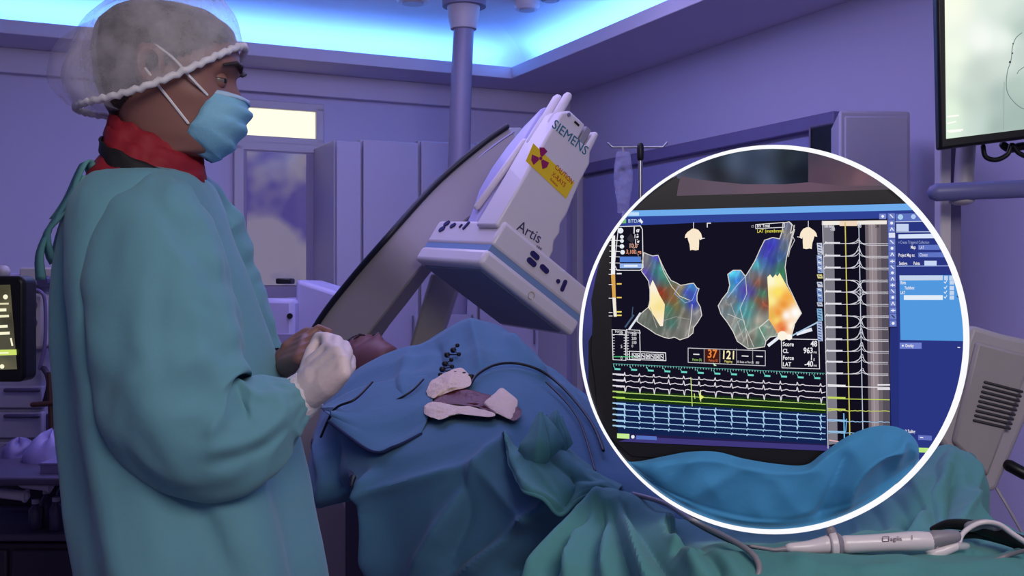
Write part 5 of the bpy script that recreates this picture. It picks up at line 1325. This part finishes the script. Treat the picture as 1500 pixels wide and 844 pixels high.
t.line([(1388, 171), (1404, 169)], 2.4, (255, 255, 250)); t.line([(1388, 181), (1400, 178)], 2, (255, 255, 250)); t.line([(1388, 192), (1410, 190)], 2.6, (255, 255, 250)); t.line([(1390, 194), (1408, 192)], 1.2, (255, 255, 250))
G1 = (120, 136, 134)
t.line([(p.x, p.y) for p in curve([(1497, 48, 0), (1488, 56, 0), (1483, 70, 0), (1481, 88, 0), (1476, 104, 0), (1474, 122, 0), (1476, 136, 0), (1484, 148, 0), (1496, 158, 0), (1520, 168, 0)], 40)], 1.2, G1); t.line([(1500, 98), (1492, 104), (1490, 108)], 1.1, G1); t.line([(1471, 120), (1470, 190)], 1, (150, 170, 166)); t.disc(1479.5, 91, 1.8, (70, 80, 84)); t.disc(1483, 78, 1.4, (90, 100, 100)); t.disc(1484, 64, 1.2, (90, 100, 100))
t.done('angiogram_marks', xm)
mo = thing('monitor_mount', 'pale vertical mount with horizontal bluish bar under the X-ray screen', 'mount', P(1410, 300, 2.7))
MB().box(P(1381, 310, 2.72), (.014, .02, .23), None).build('rail_post', WHITEP, mo, bevel=.004)
MB().box(P(1397, 310, 2.75), (.016, .01, .23), None).build('back_plate', mat('mauve_plate', (132, 122, 158), .45), mo, bevel=.003)
MB().tube([P(1416, 200, 2.68), P(1411, 275, 2.68), P(1408, 295, 2.68)], .023, 18, False).build('pole', WHITED, mo, smooth=True)
MB().tube([P(1372, 282, 2.6), P(1440, 279, 2.6), P(1640, 272, 2.6)], .0215, 18).build('bar', mat('bar_blue', (112, 112, 168), .4), mo, smooth=True)
MB().sphere(P(1408, 294, 2.62), .026, 16, 10, sc=(1.2, 1, .45)).build('joint', WHITED, mo, smooth=True)
MB().tube(curve([P(1440, 214, 2.56), P(1444, 230, 2.56), P(1460, 234, 2.56), P(1476, 226, 2.56), P(1482, 212, 2.56), P(1492, 224, 2.56), P(1510, 232, 2.56)], 30), .006, 8).build('cable', BLACK, mo, smooth=True)
MB().tube(curve([P(1470, 213, 2.58), P(1480, 218, 2.58), P(1500, 214, 2.58), P(1520, 220, 2.58)], 12), .010, 8).build('cable', BLACK, mo, smooth=True)

# white vented unit at the right edge
YU = 2.45
un = thing('vented_unit', 'tilted white equipment housing with black vent slots at the right edge beside the round inset', 'machine', P(1440, 730, YU))
op = [(1424, 476), (1470, 490), (1540, 505), (1545, 520), (1462, 716), (1450, 724), (1392, 668), (1372, 640), (1378, 600)]
quad(MB(), op, YU, .35).build('housing', WHITED, un, bevel=.02, seg=3)
ip = [(1436, 510), (1452, 508), (1500, 520), (1512, 534), (1450, 690), (1440, 694), (1408, 655), (1404, 640)]
quad(MB(), [(1432, 500), (1515, 522), (1448, 700), (1396, 648)], YU-.012, .02).build('front_panel', mat('unit_panel', (168, 160, 162), .45), un, bevel=.008)
GRL = mat('vent_dark', (62, 58, 66), .6)
for k in range(9):
    f = k/8; a = (1443-16*f, 560+56*f); b = (1497-18*f, 574+54*f)
    MB().tube([P(a[0], a[1], YU-.013), P(b[0], b[1], YU-.013)], .0032, 8).build('vent_slot', GRL, un, smooth=True)
MB().tube([P(1478, 682, YU-.0), P(1500, 694, YU-.02), P(1530, 702, YU-.02)], .014, 12).build('handle', BLACK, un, smooth=True)
MB().tube(curve([P(1460, 716, YU+.02), P(1480, 750, YU), P(1500, 786, YU)], 10), .003, 6).build('cable', WHITED, un, smooth=True)
ux = P(1440, 700, YU)
MB().tube([V((ux.x, YU+.2, ux.z)), V((ux.x, YU+.2, .06))], .06, 18, False).build('column', WHITED, un, smooth=True)
MB().box((ux.x, YU+.2, .03), (.25, .25, .03)).build('base', WHITED, un, bevel=.015)

# white box unit and black panel on the right wall
A = rwp(1340, 163, .22); B = rwp(1230, 163, .22)
bx0, bx1 = ray_plane(1262, 160, CORN-D2*.30, D2), ray_plane(1340, 170, CORN-D2*.30, D2)
wc = thing('wall_cabinet', 'tall white cabinet standing against the right wall behind the round inset', 'cabinet', (bx0.x, bx0.y, 0))
YW = 4.3
x0, x1, x2 = P(1229, 165, YW), P(1314, 168, YW), P(1340, 172, YW)
zt = P(1230, 161, YW).z
CW = mat('wall_cabinet_white', (196, 190, 206), .4, var=.02)
foot = [V((x0.x, YW, 0)), V((P(1338, 0, YW).x, YW+.03, 0)), V((P(1338, 0, YW).x+.06, YW+.45, 0)), V((x0.x+.10, YW+.45, 0))]
MB().prism([p+UZ*.05 for p in foot], UZ*(zt-.05)).build('carcass', CW, wc, bevel=.012)
MB().box(V(((x0.x+P(1338, 0, YW).x)/2, YW+.008, (zt+.05)/2)), (.125, .012, (zt-.1)/2)).build('door', CW, wc, bevel=.006)
MB().box(V(((x0.x+P(1338, 0, YW).x)/2+.03, YW+.22, .025)), (.11, .2, .025)).build('plinth', GREYP, wc)
pn = [rwp(1187, 186, .06), rwp(1229, 179, .06), rwp(1229, 262, .06), rwp(1187, 262, .06)]
bp = thing('wall_panel', 'black panel on the right wall beside the tall white cabinet', 'panel', (pn[2]+pn[3])/2)
MB().prism(pn, D2*.05).build('panel', BLACK, bp, bevel=.004)
MB().tube([pn[0]-D2*.002, pn[1]-D2*.002, pn[2]-D2*.002, pn[3]-D2*.002, pn[0]-D2*.002], .006, 6, False).build('panel_edge', GREYP, bp)

# drip stand with clear bag
YI = 3.9
iv = thing('drip_stand', 'chrome drip stand with a black top knob left of the round inset', 'drip stand', (P(938, 0, YI).x, YI, 0))
xi = P(938, 0, YI).x
MB().tube([(xi, YI, P(0, 232, YI).z), (xi, YI, .08)], .0085, 14, False).build('pole', STEEL, iv, smooth=True)
MB().tube([(xi, YI, P(0, 214, YI).z), (xi, YI, P(0, 232, YI).z)], .0125, 14).build('knob', BLACK, iv, smooth=True)
zh = P(0, 214, YI).z
MB().tube([(xi-.115, YI, zh+.01), (xi-.10, YI, zh-.004), (xi+.08, YI, zh-.004), (xi+.095, YI, zh+.012)], .004, 8).build('hook_bar', STEEL, iv, smooth=True)
for k in range(5):
    a = 2*PI*k/5; MB().tube([(xi, YI, .09), (xi+.28*math.cos(a), YI+.28*math.sin(a), .05), (xi+.28*math.cos(a), YI+.28*math.sin(a), .02)], [.014, .011, .014], 8).build('leg', STEEL, iv)
bgx = P(913, 0, YI).x; z0, z1 = P(0, 312, YI).z, P(0, 222, YI).z
bag = thing('drip_bag', 'clear fluid bag hanging from the drip stand', 'drip bag', (bgx, YI, z0))
rings = []
for j in range(14):
    t_ = j/13; wq = .034*(.62+.38*math.sin(PI*min(1, max(0, t_*1.1+.05)))); dq = .016*math.sin(PI*(.12+.8*t_))
    rings.append([V((bgx+wq*math.copysign(abs(math.cos(a))**.7, math.cos(a)), YI+dq*math.sin(a), z1+(z0-z1)*t_)) for a in [2*PI*i/24 for i in range(24)]])
MB().loft(rings).build('pouch', veil('bag_plastic', (186, 186, 226), .32, .6, 30), bag, smooth=True)
MB().tube([(bgx, YI, z0), (bgx, YI, z0-.07)], .006, 10).build('drip_chamber', veil('clear_chamber', (200, 200, 230), .5), bag, smooth=True)
MB().tube(curve([V((bgx, YI, z0-.07)), V((bgx+.008, YI, z0-.25)), V((bgx+.03, YI-.02, z0-.5))], 12), .002, 6).build('line', WHITED, bag, smooth=True)
MB().tube([(bgx, YI, z1), (bgx-.002, YI, zh-.005)], .004, 8).build('hanger', WHITED, bag, smooth=True)

# pale console by the door
YK = 4.6
kc = thing('equipment_console', 'pale boxy equipment console standing in front of the glazed door', 'machine', (P(440, 0, YK).x, YK+.2, 0))
CONS = mat('console_plastic', (172, 166, 208), .42, var=.03)
q0 = [(366, 424), (392, 436), (428, 438), (428, 640), (366, 640)]
MB().prism([V((P(362, 0, YK).x, YK, 0.08)), V((P(430, 0, YK).x, YK, .08)), V((P(430, 0, YK).x, YK, P(0, 438, YK).z)), V((P(388, 0, YK).x, YK, P(0, 437, YK).z)), V((P(362, 0, YK).x, YK, P(0, 452, YK).z))], (.06, .42, 0)).build('body', CONS, kc, bevel=.02)
MB().prism([V((P(425, 0, YK).x, YK+.06, .08)), V((P(505, 0, YK).x, YK+.06, .08)), V((P(505, 0, YK).x, YK+.06, P(0, 432, YK).z)), V((P(428, 0, YK).x, YK+.06, P(0, 408, YK).z))], (.04, .34, 0)).build('side_unit', CONS, kc, bevel=.02)
MB().box(P(418, 412, YK+.15), (.032, .05, .012)).build('black_handset', BLACK, kc, bevel=.006)
MB().box((P(395, 0, YK).x+.05, YK-.003, P(0, 520, YK).z), (.07, .006, .09)).build('control_panel', mat('console_grey', (140, 132, 168), .4), kc, bevel=.004)
MB().cyl(P(425, 463, YK-.003), (0, -1, 0), .012, .01, 16).build('knob', BLACK, kc)
for dx in (-.16, .16):
    for dy in (.08, .36): MB().cyl((P(432, 0, YK).x+dx, YK+dy-.02, .04), (1, 0, 0), .04, .03, 16).build('castor', BLACK, kc)

# ================================================================== left edge: patient monitor and anaesthesia cart
YL = 2.15
pm = thing('patient_monitor', 'black framed monitor with pale readouts cut by the left edge', 'monitor', P(-20, 560, YL))
def rrect(x0, y0, x1, y1, r, Y):
    pts = []
    for cx_, cy_, a in ((x1-r, y0+r, -90), (x1-r, y1-r, 0), (x0+r, y1-r, 90), (x0+r, y0+r, 180)):
        for i in range(7): b = math.radians(a+i*15); pts.append(P(cx_+r*math.cos(b), cy_+r*math.sin(b), Y))
    return pts
MB().prism(rrect(-190, 404, 36, 560, 12, YL), (0, .06, 0)).build('bezel', BLACK, pm, bevel=.008)
shaded([(-175, 424), (15, 417), (25, 541), (-170, 548)], [(0, 430, (70, 66, 50)), (10, 450, (96, 92, 70)), (5, 490, (80, 78, 64)), (10, 520, (74, 74, 62)), (5, 535, (100, 96, 76)), (-60, 480, (40, 40, 40)), (14, 470, (60, 58, 50)), (-100, 520, (50, 50, 46))], YL-.002, 9).build('screen', SCREEN, pm, smooth=False)
t = SB(0, YL-.004, False); C1 = (250, 246, 214)
t.disc(8, 435, 3.6, C1); t.line([(-40, 446), (12, 445)], 2.6, (226, 216, 180)); t.line([(-30, 455), (8, 454)], 4.4, C1); t.line([(-30, 465), (12, 463)], 3.6, (240, 236, 200)); t.line([(-30, 480), (10, 478)], 4, C1); t.line([(-30, 490), (13, 488)], 4.2, C1); t.line([(16, 496), (18, 506)], 2.6, C1)
t.poly([(-60, 514), (24, 512), (24.5, 520), (-60, 523)], (206, 226, 110)); t.line([(-20, 518), (12, 517)], 2, (250, 250, 214)); t.disc(3, 537, 3.4, C1)
t.txt('98', 14, -30, 476, C1); t.done('readout', pm)
MB().tube([P(-60, 482, YL+.08), P(-60, 700, YL+.2)], .025, 14).build('stand', GREYP, pm, smooth=True)
xs = P(-60, 0, YL+.2).x
MB().tube([(xs, YL+.2, P(0, 700, YL+.2).z), (xs, YL+.2, .05)], .03, 14, False).build('pole', GREYP, pm, smooth=True)
MB().box((xs, YL+.2, .025), (.22, .22, .025)).build('base', GREYP, pm, bevel=.012)

YC2 = 3.6
ct_ = thing('anaesthesia_machine', 'pale anaesthesia machine with gauges and shelves in the dim left background', 'machine', (P(30, 0, YC2).x, YC2+.2, 0))
CART = mat('cart_plastic', (150, 144, 178), .45, var=.05)
def cbox(px0, py0, px1, py1, Y, dep, nm, m, par, bev=.006):
    a, b = P(px0, py0, Y), P(px1, py1, Y)
    return MB().box(((a.x+b.x)/2, Y+dep/2, (a.z+b.z)/2), (abs(b.x-a.x)/2, dep/2, abs(a.z-b.z)/2)).build(nm, m, par, bevel=bev)
cbox(-120, 400, 66, 700, YC2+.05, .4, 'cabinet', CART, ct_, .015)
cbox(28, 392, 78, 418, YC2, .35, 'top_shelf', WHITED, ct_)
cbox(36, 430, 64, 512, YC2+.0, .06, 'gauge_panel', WHITED, ct_, .012)
cbox(66, 420, 96, 700, YC2+.12, .3, 'side_housing', CART, ct_, .012)
for px, py, r in ((46, 447, 9), (46, 473, 9), (44, 497, 6)):
    g = MB().cyl(P(px, py, YC2), (0, -1, 0), r/F*YC2, .025, 20).build('gauge', mat('gauge_dark', (70, 62, 100), .3), ct_)
    MB().cyl(P(px, py, YC2-.025), (0, -1, 0), r*.7/F*YC2, .003, 20).build('dial', mat('dial_face', (128, 118, 150), .3), g)
cbox(70, 495, 90, 516, YC2-.02, .12, 'vaporizer', mat('vaporizer_maroon', (86, 44, 70), .4), ct_)
cbox(72, 503, 90, 508, YC2-.03, .02, 'vaporizer_band', WHITED, ct_, .002)
MB().cyl(P(69, 412, YC2-.01), (0, -1, 0), .018, .04, 16).build('knob', mat('gauge_dark', (70, 62, 100), .3), ct_)
MB().sphere(P(5, 398, YC2-.02), .022, 14, 9).build('breathing_valve', WHITED, ct_, smooth=True)
MB().tube(curve([P(42, 432, YC2-.03), P(48, 425, YC2-.05), P(60, 428, YC2-.06), P(66, 444, YC2-.05), P(66, 500, YC2-.04), P(58, 540, YC2-.03)], 24), .006, 8).build('hose', mat('hose_mauve', (104, 92, 140), .5), ct_, smooth=True)
MB().tube(curve([P(64, 540, YC2-.03), P(70, 550, YC2-.05), P(72, 566, YC2-.05), P(66, 590, YC2-.03)], 16), .010, 8).build('hose', mat('hose_dark', (52, 46, 66), .5), ct_, smooth=True)
BRN = mat('rusty_brown', (66, 38, 36), .5, var=.15)
sf = thing('brown_stand', 'thin brown cross shaped stand between the anaesthesia machine and the teal gown', 'stand', (P(74, 0, 3.46).x, 3.46, 0))
MB().tube([P(73, 545, 3.46), P(77, 650, 3.46)], .0105, 8, False).build('upright', BRN, sf)
MB().tube([P(48, 593, 3.45), P(108, 589, 3.45)], .0085, 8).build('cross_bar', BRN, sf)
MB().tube([P(77, 648, 3.46), V((P(78, 0, 3.46).x, 3.46, .03))], .0105, 8, False).build('lower_post', BRN, sf)
MB().box((P(78, 0, 3.46).x, 3.46, .015), (.07, .07, .015)).build('foot', BRN, sf, bevel=.006)
for k, (y0, y1) in enumerate(((566, 598), (604, 642), (648, 696))):
    d_ = cbox(-112, y0, 62, y1, YC2+.03, .03, 'drawer', CART, ct_, .004)
    a_, b_ = P(8, y0+6, YC2), P(56, y0+6, YC2)
    MB().tube([a_, b_], .007, 8).build('handle', mat('gauge_dark', (70, 62, 100), .3), d_, smooth=True)
cbox(66, 606, 94, 660, YC2+.06, .08, 'suction_box', mat('gauge_dark', (70, 62, 100), .3), ct_)
# shelf trolley with supplies
YT = 2.9
tr = thing('supply_trolley', 'dark supply trolley in the dim lower left corner behind the gowned person', 'trolley', (P(20, 0, YT).x, YT+.2, 0))
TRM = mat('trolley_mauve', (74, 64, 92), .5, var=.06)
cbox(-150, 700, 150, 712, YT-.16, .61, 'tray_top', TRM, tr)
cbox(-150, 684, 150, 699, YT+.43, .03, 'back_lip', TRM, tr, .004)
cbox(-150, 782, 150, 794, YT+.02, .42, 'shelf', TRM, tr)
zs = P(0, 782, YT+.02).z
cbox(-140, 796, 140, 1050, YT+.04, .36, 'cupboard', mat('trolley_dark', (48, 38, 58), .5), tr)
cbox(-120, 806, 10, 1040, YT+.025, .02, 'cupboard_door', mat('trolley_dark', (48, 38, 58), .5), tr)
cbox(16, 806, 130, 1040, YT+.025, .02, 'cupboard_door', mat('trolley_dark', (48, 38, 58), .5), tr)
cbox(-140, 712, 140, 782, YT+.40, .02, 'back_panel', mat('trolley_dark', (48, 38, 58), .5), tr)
for px in (-140, 140):
    for dy in (.04, .40):
        x = P(px, 0, YT).x; MB().tube([(x, YT+dy, P(0, 712, YT).z), (x, YT+dy, .05)], .014, 10, False).build('leg', GREYP, tr)
        MB().cyl((x-.012, YT+dy, .03), (1, 0, 0), .03, .024, 16).build('castor', BLACK, tr)
zt = P(0, 700, YT).z
def blob(cx_, cy_, Y, w_, h_, d_, nm, m, lab, cat, seed=1, group=None):
    rings = []; c = P(cx_, cy_, Y)
    for j in range(12):
        t_ = j/11; k = (1-t_**2.2)**.5 if t_ < 1 else .03
        rings.append([V((c.x+w_*k*math.cos(a)*(1+.3*nz((math.cos(a), math.sin(a), t_*2), 1.7, seed)), Y+d_*k*math.sin(a), zt+.001+h_*t_*(1+.35*nz((math.cos(a), math.sin(a), 3), 1.4, seed+3)))) for a in [2*PI*i/32 for i in range(32)]])
    o = MB().loft(rings).build(nm, m, None, smooth=True); return tag(o, lab, cat, group)
blob(78, 670, 3.05, .075, .10, .1, 'plastic_pouch', mat('pouch_plastic', (150, 140, 200), .4, bump=.3, bscale=20), 'crumpled pale plastic pouch on the trolley beside the teal gown', 'pouch', 3)
blob(28, 680, 3.12, .05, .07, .08, 'plastic_pouch', mat('pouch_dark', (110, 100, 150), .4), 'smaller dull plastic pouch left of the crumpled pale pouch', 'pouch', 7)
for px, w_, h_, Yb, lab, cc_ in ((96, .05, .05, 2.84, 'small mauve box at the front of the trolley, right beside the teal gown', (120, 108, 156)), (50, .045, .035, 3.22, 'flat dark box at the back of the trolley behind the pouches', (60, 50, 80))):
    c_ = P(px, 0, Yb); b_ = thing('supply_box', lab, 'box', (c_.x, Yb, zt)); m_ = mat('box_%d' % px, cc_, .5)
    MB().box((c_.x, Yb, zt+h_/2+.001), (w_, .04, h_/2)).build('carton', m_, b_, bevel=.003); MB().box((c_.x, Yb, zt+h_+.002), (w_+.002, .042, .003)).build('lid', m_, b_, bevel=.001)
sy = mat('tube_pale', (176, 166, 190), .4)
for (a, b, r, lab) in (((34, 708), (78, 713), .013, 'pale plastic tube lying at the front of the trolley, the longer and higher of two'), ((2, 722), (42, 727), .014, 'pale plastic tube at the left edge of the trolley, the lower of two')):
    Yq = 2.82; p, q = P(*a, Yq), P(*b, Yq)
    o = thing('syringe', lab, 'tube', (p+q)/2-UZ*r, 'pale tubes on the trolley')
    MB().tube([p, p*.15+q*.85], r, 14).build('barrel', sy, o, smooth=True); MB().cyl(p*.15+q*.85, q-p, r*1.25, .006, 14).build('flange', sy, o)
    MB().cyl(p*.15+q*.85, q-p, r*.45, (q-p).length*.15, 10).build('plunger', WHITED, o)
for px, Yb, h_ in ((68, 3.02, .09), (92, 3.06, .11), (82, 2.96, .08), (52, 2.98, .07)):
    c = P(px, 0, Yb); c.z = zs+h_*.5
    o = thing('supply_bottle', 'small dark bottle on the lower shelf of the trolley beside the gown', 'bottle', c-UZ*h_*.5, 'dark bottles on the trolley')
    MB().loft([[V((c.x+r*math.cos(a), c.y+r*math.sin(a), c.z+z)) for a in [2*PI*i/18 for i in range(18)]] for r, z in ((.015, -h_*.5), (.018, -h_*.46), (.018, h_*.25), (.008, h_*.42), (.008, h_*.5))]).build('bottle', mat('bottle_dark', (70, 62, 96), .3), o)
    MB().cyl(c+UZ*h_*.48, UZ, .010, .012, 14).build('cap', sy, o)
